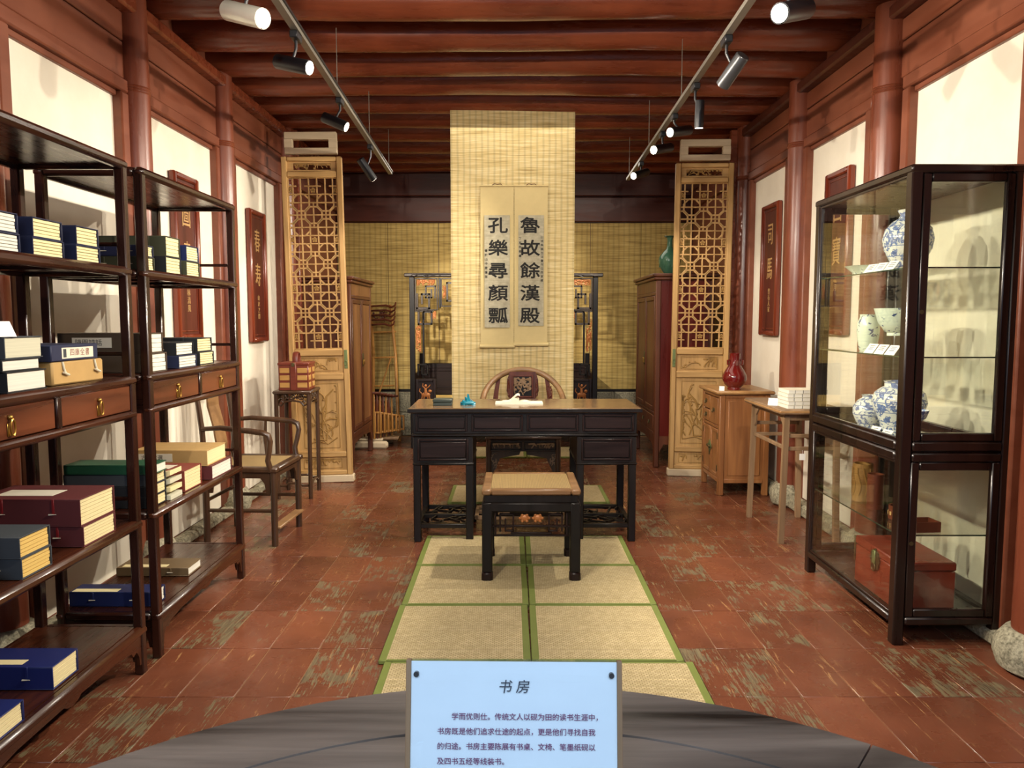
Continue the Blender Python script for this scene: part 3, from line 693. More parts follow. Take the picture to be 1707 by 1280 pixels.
vines(B(), -.068, .068, .815, .96, .424, 91, 12, .004, .012).ob('relief_carving', 'grey_wood', sp); vines(B(), -.07, .07, .67, .77, .426, 92, 9, .004, .011).ob('relief_carving', 'ebony_red', sp)
for s in (-1, 1): vines(B(), min(s * .1, s * .12), max(s * .1, s * .12), .80, .98, .426, 93 + s, 5, .004, .008).ob('relief_carving', 'carve_red', sp)

# ---------------------------------------------------------------- low armchair at the left wall (faces the room)
def official_chair(label, loc, rz):
    t = thing('low_back_armchair', label, 'armchair', loc, rz)     # local: front towards +x
    W = .25; D = .245; W_ = 'chair_wood'
    b = B()
    for a in ((-D, D, -W, -W + .055), (-D, D, W - .055, W), (-D, -D + .05, -W + .055, W - .055), (D - .055, D, -W + .055, W - .055)): b.box(*a, .462, .495, .008)
    b.ob('seat_frame', 'chair_wood', t)
    B().box(-D + .045, D - .05, -W + .05, W - .05, .474, .491, .003).ob('woven_seat', 'rattan', t)
    for sx in (-1, 1):
        for sy in (-1, 1):
            B().tube([(sx * (D - .03), sy * (W - .026), 0), (sx * (D - .03), sy * (W - .028), .47)], .0205, 10).ob('leg', W_, t)
    for s in (-1, 1):
        y = s * (W - .026)
        B().prism([(-D + .05, .465), (D - .05, .465), (D - .05, .33), (D - .075, .33), (D - .085, .39), (D - .11, .425), (-D + .11, .425), (-D + .085, .39), (-D + .075, .33), (-D + .05, .33)], y - .006, y + .006).ob('apron', W_, t)
        B().tube([(-D + .03, y, .22), (D - .03, y, .22)], .012, 8).ob('stretcher', W_, t)
        # arm: back post -> forward -> down to the seat
        arm = [(-D + .025, s * .235, .73), (-.10, s * .245, .74), (.08, s * .262, .725), (.17, s * .268, .715), (.205, s * .266, .70), (.215, s * .262, .66), (.205, s * .255, .60), (.19, s * .245, .54), (.205, s * .235, .47)]
        B().tube(arm, [.014, .016, .018, .018, .018, .017, .016, .017, .018], 10).ob('arm_rail', W_, t)
        B().tube([(-D + .03, s * .222, .47), (-D + .02, s * .226, .72), (-D - .01, s * .222, .955)], [.018, .017, .015], 10).ob('back_post', W_, t)
        B().tube([(.0, s * .235, .48), (-.02, s * .262, .60), (-.01, s * .255, .735)], [.010, .013, .010], 8).ob('side_post', W_, t)
    B().prism([(-W + .05, .465), (W - .05, .465), (W - .05, .33), (W - .075, .33), (W - .085, .39), (W - .11, .425), (-W + .11, .425), (-W + .085, .39), (-W + .075, .33), (-W + .05, .33)], D - .036, D - .024, 'yz').ob('apron', W_, t)
    B().tube([(D - .03, -W + .02, .10), (D - .03, W - .02, .10)], .012, 8).ob('stretcher', W_, t)
    B().box(D - .055, D + .005, -W + .03, W - .03, .105, .122, .004).ob('footrest', 'chair_light', t)
    B().tube([(-D + .03, -W + .02, .28), (-D + .03, W - .02, .28)], .012, 8).ob('stretcher', W_, t)
    B().tube([(-D - .012, y_ , z_) for y_, z_ in ((-.29, .945), (-.22, .962), (-.1, .985), (0, .995), (.1, .985), (.22, .962), (.29, .945))], [.012, .016, .018, .019, .018, .016, .012], 10).ob('crest_rail', W_, t)
    sp = B()
    pr = [(-.222, .49), (-.205, .60), (-.222, .72), (-.255, .85), (-.258, .975)]
    for (xa, za), (xb, zb) in zip(pr, pr[1:]): sp.add([(x_ + dx, y_, z_) for x_, z_ in ((xa, za), (xb, zb)) for dx in (-.006, .006) for y_ in (-.075, .075)], [(0, 1, 3, 2), (4, 5, 7, 6), (0, 1, 5, 4), (2, 3, 7, 6), (0, 2, 6, 4), (1, 3, 7, 5)])
    s_ = sp.ob('back_splat', 'chair_light', t, False)
    return t
official_chair('dark low-backed armchair with woven seat, behind the far bookshelf by the left wall', (-1.68, 4.85, 0), R(-3))

# ---------------------------------------------------------------- tall stand and striped carrying box
ts = thing('tall_stand', 'tall dark square stand with pierced aprons beside the left screen door', 'stand', (-1.72, 6.02, 0), R(3))
for sx in (-1, 1):
    for sy in (-1, 1):
        B().tube([(sx * .125, sy * .16, 0), (sx * .125, sy * .16, .83)], .0165, 10).ob('leg', 'chair_wood', ts)
B().box(-.148, .148, -.185, .185, .826, .852, .008).ob('top', 'chair_wood', ts)
for s in (-1, 1):
    for plane in ('xz', 'yz'):
        L = .108 if plane == 'xz' else .143; b = B(); o = s * (.16 if plane == 'xz' else .125)
        P = lambda a, z: (a, o, z) if plane == 'xz' else (o, a, z)
        b.tube([P(-L, .745), P(-L * .8, .735), P(-L * .55, .765), P(0, .775), P(L * .55, .765), P(L * .8, .735), P(L, .745)], .008, 6)
        for k in (-.62, 0, .62):
            for rr_ in (.020,): b.tube([P(k * L + rr_ * math.cos(a), .802 + rr_ * math.sin(a)) for a in [2 * math.pi * j / 10 for j in range(10)]], .005, 6, closed=True)
            b.bar(P(k * L, .78), P(k * L, .826), .008, .008, (1, 0, 0) if plane == 'yz' else (0, 1, 0))
        for k in (-.31, .31): b.tube([P((k - .1) * L, .80), P(k * L, .815), P((k + .1) * L, .80), P(k * L, .786)], .005, 6, closed=True)
        b.tube([P(-L * .9, .76), P(-L * .78, .775), P(-L * .66, .76), P(-L * .75, .748)], .006, 6); b.tube([P(L * .9, .76), P(L * .78, .775), P(L * .66, .76), P(L * .75, .748)], .006, 6)
        b.ob('pierced_apron', 'chair_wood', ts)
        # humped stretcher
        b = B(); b.tube([P(-L, .105), P(-L * .6, .105), P(-L * .4, .125), P(L * .4, .125), P(L * .6, .105), P(L, .105)], .010, 8); b.ob('stretcher', 'chair_wood', ts)
cb = thing('carrying_box', 'striped red and tan wooden carrying box with a handle, on the tall stand', 'box', (-1.715, 6.01, .852), R(3))
B().box(-.115, .115, -.12, .12, 0, .205, .004).ob('box_body', 'box_red', cb)
for k in range(3):
    z = .022 + k * .057
    for x0, x1 in ((-.105, -.03), (.03, .105)):
        B().box(x0, x1, -.1225, -.119, z, z + .038, .001).ob('tan_inlay', 'box_light', cb)
    for y0, y1 in ((-.11, -.03), (.03, .11)): B().box(.114, .1175, y0, y1, z, z + .038, .001).ob('tan_inlay', 'box_light', cb)
B().box(-.12, .12, -.125, .125, .195, .216, .004).ob('lid', 'box_red', cb)
B().box(-.022, .022, -.128, .128, 0, .217, .003).ob('strap_board', 'box_red', cb)
b = B(); b.tube([(0, -.045, .21), (0, -.047, .25), (0, -.03, .283), (0, 0, .29), (0, .03, .283), (0, .047, .25), (0, .045, .21)], .009, 8, 2.6, (1, 0, 0)); b.ob('handle', 'box_red', cb)
B().box(-.012, .012, -.132, -.126, .185, .215, .002).ob('clasp', 'bronze', cb)

# ---------------------------------------------------------------- small honey cabinet, vase, altar table (right)
mc = thing('small_cabinet', 'small honey wood cabinet with three drawers over two doors, by the right wall', 'cabinet', (1.635, 5.96, 0))
cw, cd, chh = .40, .55, .84          # local: front faces -x at x = 0
for x in (0.0, cw - .045):
    for y in (0, cd - .045): B().box(x, x + .045, y, y + .045, 0, chh - .028, .006).ob('corner_post', 'honey_wood', mc)
B().box(-.03, cw + .03, -.03, cd + .03, chh - .028, chh, .010).ob('top', 'honey_top', mc)
B().box(.045, cw - .045, .008, .02, .13, chh - .05).ob('side_panel', 'honey_wood', mc)
B().box(.07, cw - .07, .002, .012, .16, chh - .08, .006).ob('raised_panel', 'honey_wood', mc)
B().box(.045, cw - .045, cd - .02, cd - .008, .13, chh - .05).ob('side_panel', 'honey_wood', mc)
B().box(cw - .02, cw - .008, .04, cd - .04, .13, chh - .05).ob('back_panel', 'honey_wood', mc)
for z0, z1 in ((.10, .135), (chh - .06, chh - .028)): B().box(.045, cw - .045, .003, .03, z0, z1, .004).ob('side_rail', 'honey_wood', mc)
for z0, z1 in ((.10, .135), (.53, .555), (chh - .06, chh - .028)): B().box(.003, .03, .045, cd - .045, z0, z1, .004).ob('front_rail', 'honey_wood', mc)
B().box(.02, cw - .02, .02, cd - .02, .12, .13).ob('bottom_board', 'honey_wood', mc)
def drw(y0, y1, z0, z1):
    d = B().box(-.003, .018, y0, y1, z0, z1, .004).ob('drawer', 'honey_wood', mc); m = (y0 + y1) / 2; zm = (z0 + z1) / 2
    p = B().box(-.006, -.002, m - .03, m + .03, zm - .008, zm + .02, .001).ob('handle_plate', 'bronze', d)
    B().tube([(-.012, m - .022, zm + .005), (-.016, m - .018, zm - .014), (-.016, m + .018, zm - .014), (-.012, m + .022, zm + .005)], .003, 6).ob('drawer_pull', 'bronze', d)
drw(.30, .50, .665, .775); drw(.30, .50, .56, .655)
drw(.05, .285, .56, .775)
for y0, y1, s in ((.048, .272, 1), (.277, .502, -1)):
    d = frame(B(), y0, y1, .14, .525, .03, .0, .02, .004, 'yz').box(.006, .014, y0 + .03, y1 - .03, .17, .495).ob('door', 'honey_wood', mc)
    for z in (.19, .45): B().box(-.004, 0, (y0 if s > 0 else y1 - .012), (y0 + .012 if s > 0 else y1), z, z + .05, .001).ob('hinge', 'bronze', d)
b = B().prism([(.274 + .045 * math.cos(a) * (1 + .12 * math.cos(4 * a)), .36 + .045 * math.sin(a) * (1 + .12 * math.cos(4 * a))) for a in [2 * math.pi * k / 24 for k in range(24)]], -.006, -.001, 'yz')
lk = b.ob('lock_plate', 'green_bronze', mc); B().box(-.022, -.006, .235, .313, .352, .372, .004).ob('padlock', 'bronze', lk); B().box(-.012, -.004, .262, .268, .29, .35, .001).ob('pull_tab', 'bronze', lk)

v = thing('red_vase', 'deep red glazed pear-shaped vase standing on the small honey cabinet', 'vase', (1.78, 6.08, .84))
B().lathe([(.052, 0), (.055, .012), (.052, .02), (.078, .045), (.096, .085), (.094, .115), (.074, .155), (.052, .19), (.042, .225), (.042, .285), (.045, .293), (.040, .294), (.036, .285), (.034, .23)], 36).ob('vase_body', 'red_glaze', v)
for s in (-1, 1): B().tube([(s * .040, -.012, .20), (s * .06, -.012, .205), (s * .062, -.012, .235), (s * .04, -.012, .24)], .008, 8).ob('tube_handle', 'red_glaze', v)
B().box(-.014, .014, -.053, -.043, .195, .24, .004).ob('tube_handle', 'red_glaze', v)
c = thing('card_stand', 'small white label card beside the red vase', 'card', (1.655, 5.99, .84), R(-20)); B().add([(-.02, 0, 0), (.02, 0, 0), (.02, .014, .035), (-.02, .014, .035), (-.02, .003, 0), (.02, .003, 0), (.02, .017, .035), (-.02, .017, .035)], [(0, 1, 2, 3), (4, 5, 6, 7), (0, 1, 5, 4), (2, 3, 7, 6), (0, 3, 7, 4), (1, 2, 6, 5)]).ob('card_face', 'card', c, False)

at = thing('side_table', 'narrow weathered grey-brown side table with splayed legs, beside the glass display cabinet', 'side table', (1.70, 4.68, 0))
tx, ty, tz = .33, .62, .852
B().box(-.06, tx + .03, -.06, ty + .05, tz - .032, tz, .007).ob('tabletop', 'grey_wood', at)
B().box(-.062, tx + .032, -.062, ty + .052, tz - .022, tz - .010, .003).ob('top_edge', 'honey_top', at)
for x, sx in ((.0, -1), (tx - .02, 1)):
    for y, sy in ((0, -1), (ty, 1)):
        B().tube([(x + sx * .018, y + sy * .010, 0), (x, y, tz - .03)], .023, 4).ob('leg', 'grey_wood', at)
for y in (0, ty):
    for z in (.60, .68): B().box(.0, tx - .02, y - .008, y + .008, z - .012, z + .012, .003).ob('stretcher', 'grey_wood', at)
    B().box(-.0, tx - .02, y - .006, y + .006, tz - .075, tz - .03, .002).ob('apron', 'grey_wood', at)
for x in (0, tx - .02):
    b = B().box(x - .006, x + .006, 0, ty, tz - .065, tz - .03, .002); b.prism([(.02, tz - .06), (.10, tz - .06), (.075, tz - .085), (.05, tz - .11), (.045, tz - .16), (.02, tz - .19)], x - .006, x + .006, 'yz'); b.prism([(ty - .02, tz - .06), (ty - .10, tz - .06), (ty - .075, tz - .085), (ty - .05, tz - .11), (ty - .045, tz - .16), (ty - .02, tz - .19)], x - .006, x + .006, 'yz')
    b.ob('apron', 'grey_wood', at)
    B().box(x - .008, x + .008, .02, ty - .02, .59, .615, .003).ob('stretcher', 'grey_wood', at)

tg = thing('paper_tag', 'small white paper tag hanging from the stretcher of the grey-brown side table', 'tag', (1.80, 4.665, .53)); B().box(-.018, .018, 0, .0015, 0, .04).ob('tag_card', 'card', tg); B().tube([(0, .001, .04), (0, .004, .062)], .001, 4).ob('string', 'card', tg)
# ---------------------------------------------------------------- wardrobes
def wardrobe(label, loc, W, D, H, face, drawers, mats, rz=0):
    """face: +1 when the doors look towards +x; local y runs along the front"""
    t = thing('wardrobe', label, 'wardrobe', loc, rz); fx = 0; wood_, pan, side = mats; bk = -face * D
    lo, hi = min(0, bk), max(0, bk)
    for x in (0, bk + face * .05):
        for y in (0, W - .05): B().box(x, x - face * .05, y, y + .05, 0, H - .06, .008).ob('corner_post', wood_, t)
    B().box(lo + .006, hi - .006, .010, .024, .30, H - .06).ob('side_panel', side, t); B().box(lo + .006, hi - .006, W - .024, W - .01, .30, H - .06).ob('side_panel', side, t)
    B().box(bk + face * .006, bk + face * .02, .02, W - .02, .30, H - .06).ob('back_panel', wood_, t)
    B().box(lo - .02, hi + .02, -.02, W + .02, H - .06, H - .03, .008).box(lo - .035, hi + .035, -.035, W + .035, H - .03, H, .008).ob('cornice', wood_, t)
    B().box(-face * .003, -face * .02, .05, W - .05, H - .17, H - .06, .003).ob('frieze_panel', pan, t)
    zb = .30
    if drawers:
        B().box(-face * .0, -face * .03, .05, W - .05, .50, .53, .004).ob('front_rail', wood_, t); n = 3
        for i in range(n):
            y0 = .055 + i * (W - .11) / n; d = B().box(face * .002, -face * .02, y0 + .004, y0 + (W - .11) / n - .004, .335, .495, .006).ob('drawer', pan, t)
            m = y0 + (W - .11) / n / 2; B().tube([(face * .006, m - .03, .43), (face * .016, m - .02, .40), (face * .016, m + .02, .40), (face * .006, m + .03, .43)], .004, 6).ob('drawer_pull', 'bronze', d)
        zd = .53
    else: zd = .34
    B().box(0, -face * .04, .05, W - .05, .28, .335, .004).ob('front_rail', wood_, t); B().box(0, -face * .04, .05, W - .05, H - .2, H - .17, .004).ob('front_rail', wood_, t)
    B().box(lo + .01, hi - .01, .02, W - .02, .29, .305).ob('bottom_board', wood_, t)
    h_ = W / 2
    for i, (y0, y1) in enumerate(((.052, h_ - .002), (h_ + .002, W - .052))):
        d = frame(B(), y0, y1, zd + .004, H - .204, .045, face * .004, -face * .024, .005, 'yz').ob('door', wood_, t)
        B().box(-face * .004, -face * .014, y0 + .045, y1 - .045, zd + .05, H - .25, .003).ob('door_panel', pan, d)
        yy = y1 - .02 if i == 0 else y0 + .02
        B().box(face * .004, face * .009, yy - .014, yy + .014, H * .52, H * .52 + .13, .002).ob('lock_plate', 'bronze', d)
        B().box(face * .009, face * .02, yy - .006, yy + .006, H * .52 + .02, H * .52 + .07, .002).ob('pull_tab', 'brass', d)
    b = B().prism([(.05, .28), (W - .05, .28), (W - .05, .12), (W - .08, .16), (W - .12, .22), (W * .5, .245), (.12, .22), (.08, .16), (.05, .12)], -face * .005, -face * .02, 'yz'); b.ob('apron', wood_, t)
    b = B().prism([(lo + .05, .30), (hi - .05, .30), (hi - .05, .14), (hi - .09, .22), (lo + .09, .22), (lo + .05, .14)], .006, .02, 'xz'); b.ob('apron', wood_, t)
    return t
wardrobe('brown two-door wardrobe standing behind the left carved screen door', (-1.50, 7.05, 0), 1.02, .52, 1.80, 1, False, ('wardrobe_wood', 'wardrobe_panel', 'wardrobe_wood'))
wardrobe('dark wardrobe with red side and drawers, behind the right carved screen door', (1.335, 7.12, 0), 1.10, .55, 1.83, -1, True, ('wardrobe_wood', 'wardrobe_wood', 'red_lacquer'))
g = thing('celadon_vase', 'green celadon bottle vase with flared rim on top of the dark right wardrobe', 'vase', (1.50, 7.34, 1.83))
B().lathe([(.05, 0), (.05, .012), (.062, .025), (.095, .08), (.105, .13), (.098, .17), (.068, .21), (.035, .24), (.026, .27), (.024, .33), (.032, .352), (.055, .362), (.053, .366), (.028, .356)], 32).ob('vase_body', 'celadon', g)
b = B()
for k in range(8): a = k * math.pi / 4; b.tube([(.096 * math.cos(a + .1 * j), .096 * math.sin(a + .1 * j), .07 + j * .025) for j in range(4)], .004, 5)
b.ob('relief_leaves', 'celadon', g)

# ---------------------------------------------------------------- reed hanging with the two scrolls
hm = tag(B().box(-.515, .515, -.004, .004, .47, 3.13).ob('reed_hanging', 'reed_mat'), 'tall woven reed mat hanging from the ceiling behind the desk, backing the calligraphy scrolls', 'hanging'); hm.location = (-.002, 6.42, 0)
def scroll(x, ztop, zbot, chars, label, smalls):
    t = thing('calligraphy_scroll', label, 'scroll', (x, 6.400, zbot), 0, 'pair of calligraphy scrolls'); h = ztop - zbot; w_ = .139
    n = 14; b = B(); f = []
    vv = []
    for k in range(n + 1):
        z = .02 + (h - .02) * k / n; y = .004 * math.sin(k * .9) + .003
        vv += [(-w_, y, z), (w_, y, z), (-w_, y + .002, z), (w_, y + .002, z)]
    for k in range(n): a = 4 * k; b_ = a + 4; f += [(a, a + 1, b_ + 1, b_), (a + 2, a + 3, b_ + 3, b_ + 2), (a, a + 2, b_ + 2, b_), (a + 1, a + 3, b_ + 3, b_ + 1)]
    b.add(vv, f); b.ob('silk_mount', 'scroll_silk', t)
    py = -.004
    p = B().box(-.106, .106, py - .002, py, .17, h - .24, 0).ob('paper_panel', 'calligraphy_paper', t)
    B().tube([(-w_ - .008, 0, .012), (w_ + .008, 0, .012)], .015, 14).ob('roller_rod', 'scroll_silk', t)
    B().tube([(-w_ - .004, 0, h), (w_ + .004, 0, h)], .006, 8).ob('top_rod', 'scroll_silk', t)
    B().tube([(-.05, .0, h), (-.02, -.002, h + .018), (.0, -.002, h + .012), (.03, 0, h + .016), (.05, 0, h)], .003, 6).ob('hanging_cord', 'brown_wood', t)
    z0 = h - .332; dz = .1865
    for i, chh_ in enumerate(chars):
        text(chh_, .165, 'ink', p, (.0 + smalls[2], py - .0035, z0 - i * dz), FRONT, 'large_character', .018, 1.03, .84)
    if smalls[0]: text('\n'.join(smalls[0]), .024, 'ink', p, (.091, py - .0035, h - .41), FRONT, 'inscription', .012, 1, 1, align='CENTER', line=1.35)
    if smalls[1]: text('\n'.join(smalls[1]), .024, 'ink', p, (-.091, py - .0035, h - .42 if smalls[0] else h - .52), FRONT, 'inscription', .012, 1, 1, align='CENTER', line=1.5)
scroll(-.132, 2.505, 1.165, '孔樂尋顏瓢', 'left calligraphy scroll of the pair, with five large characters beginning 孔', ('', '書於山中愛蓮居', .008))
scroll(.151, 2.505, 1.18, '魯故餘漢殿', 'right calligraphy scroll of the pair, with five large characters beginning 魯', ('山城風雅古法書作江西家藏', '丁亥年春書', -.008))

# ---------------------------------------------------------------- canopy bed behind the hanging
bed = thing('canopy_bed', 'dark carved canopy bed with pierced fret panels and gilt figures behind the reed hanging', 'bed', (-.10, 8.25, 0))
bw = 1.02; bh = 1.90
for s in (-1, 1):
    x = s * (bw - .03)
    B().box(x - .028, x + .028, -.028, .028, 0, bh - .04, .005).ob('front_post', 'ebony', bed); B().box(x - .025, x + .025, .83, .88, 0, 1.0, .005).ob('rear_post', 'ebony', bed)
    x2 = s * (bw - .33); B().box(x2 - .012, x2 + .012, -.015, .015, 1.53, 1.85, .003).ob('mullion', 'ebony', bed)
    # lower gilt panel
    a, c_ = sorted((s * (bw - .07), s * (bw - .27)))
    lp = frame(B(), a - .01, c_ + .01, .42, .76, .03, -.02, .02, .004).box(a, c_, -.004, .006, .44, .74).ob('lower_panel', 'ebony_red', bed)
    mx = (a + c_) / 2; bb = B()     # gilt rider on a beast
    bb.blob((mx, -.010, .585), (.05, .008, .026), 10, 6); bb.blob((mx + .045, -.010, .625), (.02, .008, .018), 8, 5)
    for dx in (-.038, -.018, .018, .036): bb.tube([(mx + dx, -.010, .575), (mx + dx * 1.25, -.010, .535), (mx + dx * 1.1, -.010, .51)], [.009, .007, .006], 6)
    bb.tube([(mx - .048, -.01, .60), (mx - .07, -.01, .625), (mx - .062, -.01, .655)], [.007, .006, .004], 6)
    bb.tube([(mx, -.010, .60), (mx - .004, -.010, .66)], [.018, .014], 8); bb.blob((mx, -.011, .685), (.014, .008, .016), 8, 5)
    bb.tube([(mx, -.010, .65), (mx + .03, -.010, .67), (mx + .05, -.01, .695)], .006, 6); bb.tube([(mx - .004, -.01, .65), (mx - .035, -.01, .68), (mx - .03, -.01, .71)], .006, 6)
    bb.ob('gilt_figure', 'gilt', lp)
    sp = B().box(a, c_ - .02 if s < 0 else c_, -.014, .014, .76, .79, .003)
    fr = B(); spiral(fr, s * (bw - .14), .86, .10, .11, 2, 0, .016, -s, 1, .03); fr.ob('corner_fret', 'ebony', bed)
    # side screen of the front: slim inner post with gilt vines
    xi = s * (bw - .15); B().box(xi - .01, xi + .01, -.014, .014, .92, 1.48, .003).ob('inner_post', 'ebony', bed)
    ga, gc = sorted((s * (bw - .065), s * (bw - .125))); vines(B(), ga, gc, 1.05, 1.45, 0, 40 + s, 12, .006, .014).ob('gilt_vine', 'gilt', bed)
    fr = B(); frame(fr, *sorted((s * (bw - .06), s * (bw - .31))), 1.50, 1.85, .014, -.014, .014, .003); spiral(fr, s * (bw - .15), 1.60, .13, .15, 2, 0, .022, -s, -1, .028); spiral(fr, s * (bw - .23), 1.70, .10, .12, 2, 0, .018, s, 1, .028)
    fr.ob('fret_panel', 'fret_wood_lit', bed)
    vines(B(), *sorted((s * (bw - .08), s * (bw - .28))), 1.76, 1.835, 0, 44 + s, 12, .007, .016).ob('gilt_carving', 'gilt', bed)
    fr = B(); spiral(fr, s * (bw - .17), 1.42, .14, .13, 2, 0, .022, -s, -1, .028); fr.box(*sorted((s * (bw - .06), s * (bw - .26))), -.014, .014, 1.485, 1.50, .002); fr.ob('fret_panel', 'fret_wood_lit', bed)
    vines(B(), *sorted((s * (bw - .22), s * (bw - .29))), 1.40, 1.50, 0, 48 + s, 6, .006, .014).ob('gilt_carving', 'gilt', bed)
B().box(-bw - .05, bw + .05, -.05, .05, bh - .04, bh, .008).ob('canopy_rail', 'fret_wood_lit', bed)
vines(B(), -bw + .02, bw - .02, bh - .05, bh - .01, -.052, 60, 14, .006, .014).ob('rail_carving', 'ebony_red', bed)
for i in range(4):
    x0 = -.68 + i * .345; fr = B(); frame(fr, x0, x0 + .33, 1.54, 1.85, .014, -.014, .014, .003); spiral(fr, x0 + .165, 1.70, .19, .19, 2, 0, .022, 1 if i % 2 else -1, 1, .028); fr.ob('fret_panel', 'fret_wood_lit', bed)
    vines(B(), x0 + .02, x0 + .08, 1.60, 1.80, 0, 66 + i, 5, .006, .013).ob('gilt_carving', 'gilt', bed)
B().box(-bw, bw, .0, .88, .36, .44, .006).ob('bed_frame', 'ebony_red', bed)
B().box(-bw + .03, bw - .03, .03, .85, .44, .50, .02).ob('mattress', 'page_yellow', bed)
B().box(-bw, bw, .86, .89, .50, .56, .004).box(-bw, bw, .86, .89, .82, .88, .004).box(-bw + .03, bw - .03, .868, .882, .56, .82).ob('back_board', 'ebony_red', bed)
for k in range(4): x0 = -bw + .05 + k * .49; frame(B(), x0, x0 + .45, .58, .80, .016, .856, .872, .003).ob('board_moulding', 'ebony_red', bed)
for s in (-1, 1): B().box(s * bw, s * (bw - .03), .03, .86, .50, .80, .004).ob('end_board', 'ebony_red', bed)

# ---------------------------------------------------------------- hooked ladder rack and the wooden frames on their sled
rk = thing('hooked_ladder_rack', 'leaning bamboo ladder rack with curved hooks, behind the brown left wardrobe', 'rack', (-1.53, 8.78, 0))
for x in (-.16, .13):
    B().tube([(x + .09, -.10, 0), (x + .06, .0, .30), (x * .9 + .02, .22, 1.0), (x * .8 - .04, .34, 1.58)], [.02, .020, .018, .015], 8).ob('pole', 'bamboo', rk)
for z, yy in ((.62, .10), (.95, .20), (1.25, .28)): B().tube([(-.15, yy, z), (.14, yy, z + .01)], .011, 8).ob('rung', 'bamboo', rk)
for k in range(5):
    z = 1.56 - k * .055; y = .30 - k * .03
    B().tube([(-.16, y, z), (.02, y, z + .01), (.09, y - .01, z - .01), (.13, y - .02, z + .01), (.14, y - .02, z + .05)], [.012, .014, .013, .011, .008], 8).ob('hook_arm', 'brown_wood', rk)
B().tube([(-.10, -.02, .31), (-.02, .08, .6), (.09, .16, .95)], .010, 8).ob('brace', 'bamboo', rk)
vines(B(), -.14, .08, 1.36, 1.50, .28, 61, 6, .006, .014).ob('carved_panel', 'brown_wood', rk)
sl = thing('wooden_sled', 'low sled with round-nosed pale runners under the row of wooden frames', 'sled', (-1.52, 8.15, 0))
for y, z in ((.0, 0), (.42, 0)): B().box(-.35, .16, y, y + .07, 0, .085, .022).ob('runner', 'plain_wood', sl)
B().box(-.06, .26, .10, .44, .085, .115, .008).ob('plank', 'grey_wood', sl)
B().box(-.34, .10, .02, .46, .085, .11, .008).ob('plank', 'plain_wood', sl)
for k in range(7):
    t = thing('folding_frame', ['nearest', 'second', 'third', 'middle', 'fifth', 'sixth', 'farthest'][k] + ' of the reddish openwork wooden frames standing in a row on the sled', 'frame', (-1.62 + .025 * k, 8.14 + .044 * k, .112), 0, 'wooden frames on the sled')
    for s in (-1, 1): B().box(s * .13, s * .11, -.01, .01, 0, .50 - .01 * k, .004).ob('upright', 'brown_wood' if k % 2 else 'bamboo', t)
    B().box(-.17, .19, -.018, .018, .49 - .01 * k, .515 - .01 * k, .006).ob('top_bar', 'brown_wood', t)
    vines(B(), -.11, .11, .12, .46, 0, 200 + k, 8, .006, .014).ob('openwork', 'brown_wood', t)
    frame(B(), .12, .20 + .01 * k, .06, .30 - .012 * k, .02, -.012, .012, .005).ob('side_loop', 'bamboo', t)

# ---------------------------------------------------------------- wall plaques
def plaque(side, y0, y1, z0, z1, label, chars, small):
    s = 1 if side == 'left' else -1; xw = XL if side == 'left' else XR
    t = thing('wall_plaque', label, 'plaque', (xw, (y0 + y1) / 2, z0), R(90) * s)      # local -y looks into the room
    w_ = (y1 - y0) / 2; h = z1 - z0
    B().box(-w_ + .02, w_ - .02, -.028, -.001, .02, h - .02).ob('field_board', 'plaque_field', t)
    frame(B(), -w_, w_, 0, h, .038, -.046, -.001, .010).ob('plaque_frame', 'plaque_wood', t)
    frame(B(), -w_ + .052, w_ - .052, .055, h - .055, .007, -.033, -.026, .002).ob('inner_bead', 'plaque_wood', t)
    for i, c_ in enumerate(chars): text(c_, .17, 'carved_char', t, (0, -.0295, h * .76 - i * h * .26), FRONT, 'carved_character', .002, .8, 1.15, ext=.001)
    if small: text('\n'.join(small), .05, 'carved_char', t, (.0, -.0295, h * .36), FRONT, 'inscription', .0, 1, 1, line=1.0, ext=.001)
plaque('left', 4.70, 5.06, 1.27, 2.31, 'carved red-brown wall plaque on the left wall, seen through the far bookshelf', '圖書', '竹林清風')
plaque('left', 6.03, 6.41, 1.22, 2.275, 'narrow carved red-brown wall plaque on the left wall between bookshelf and screen door', '春寿', '山水之間')
plaque('right', 6.10, 6.50, 1.27, 2.345, 'carved red-brown wall plaque on the right wall above the red vase', '司馬', '竹石人家')
plaque('right', 4.82, 5.20, 1.30, 2.365, 'carved red-brown wall plaque on the right wall behind the glass display cabinet', '回寶', '松月')
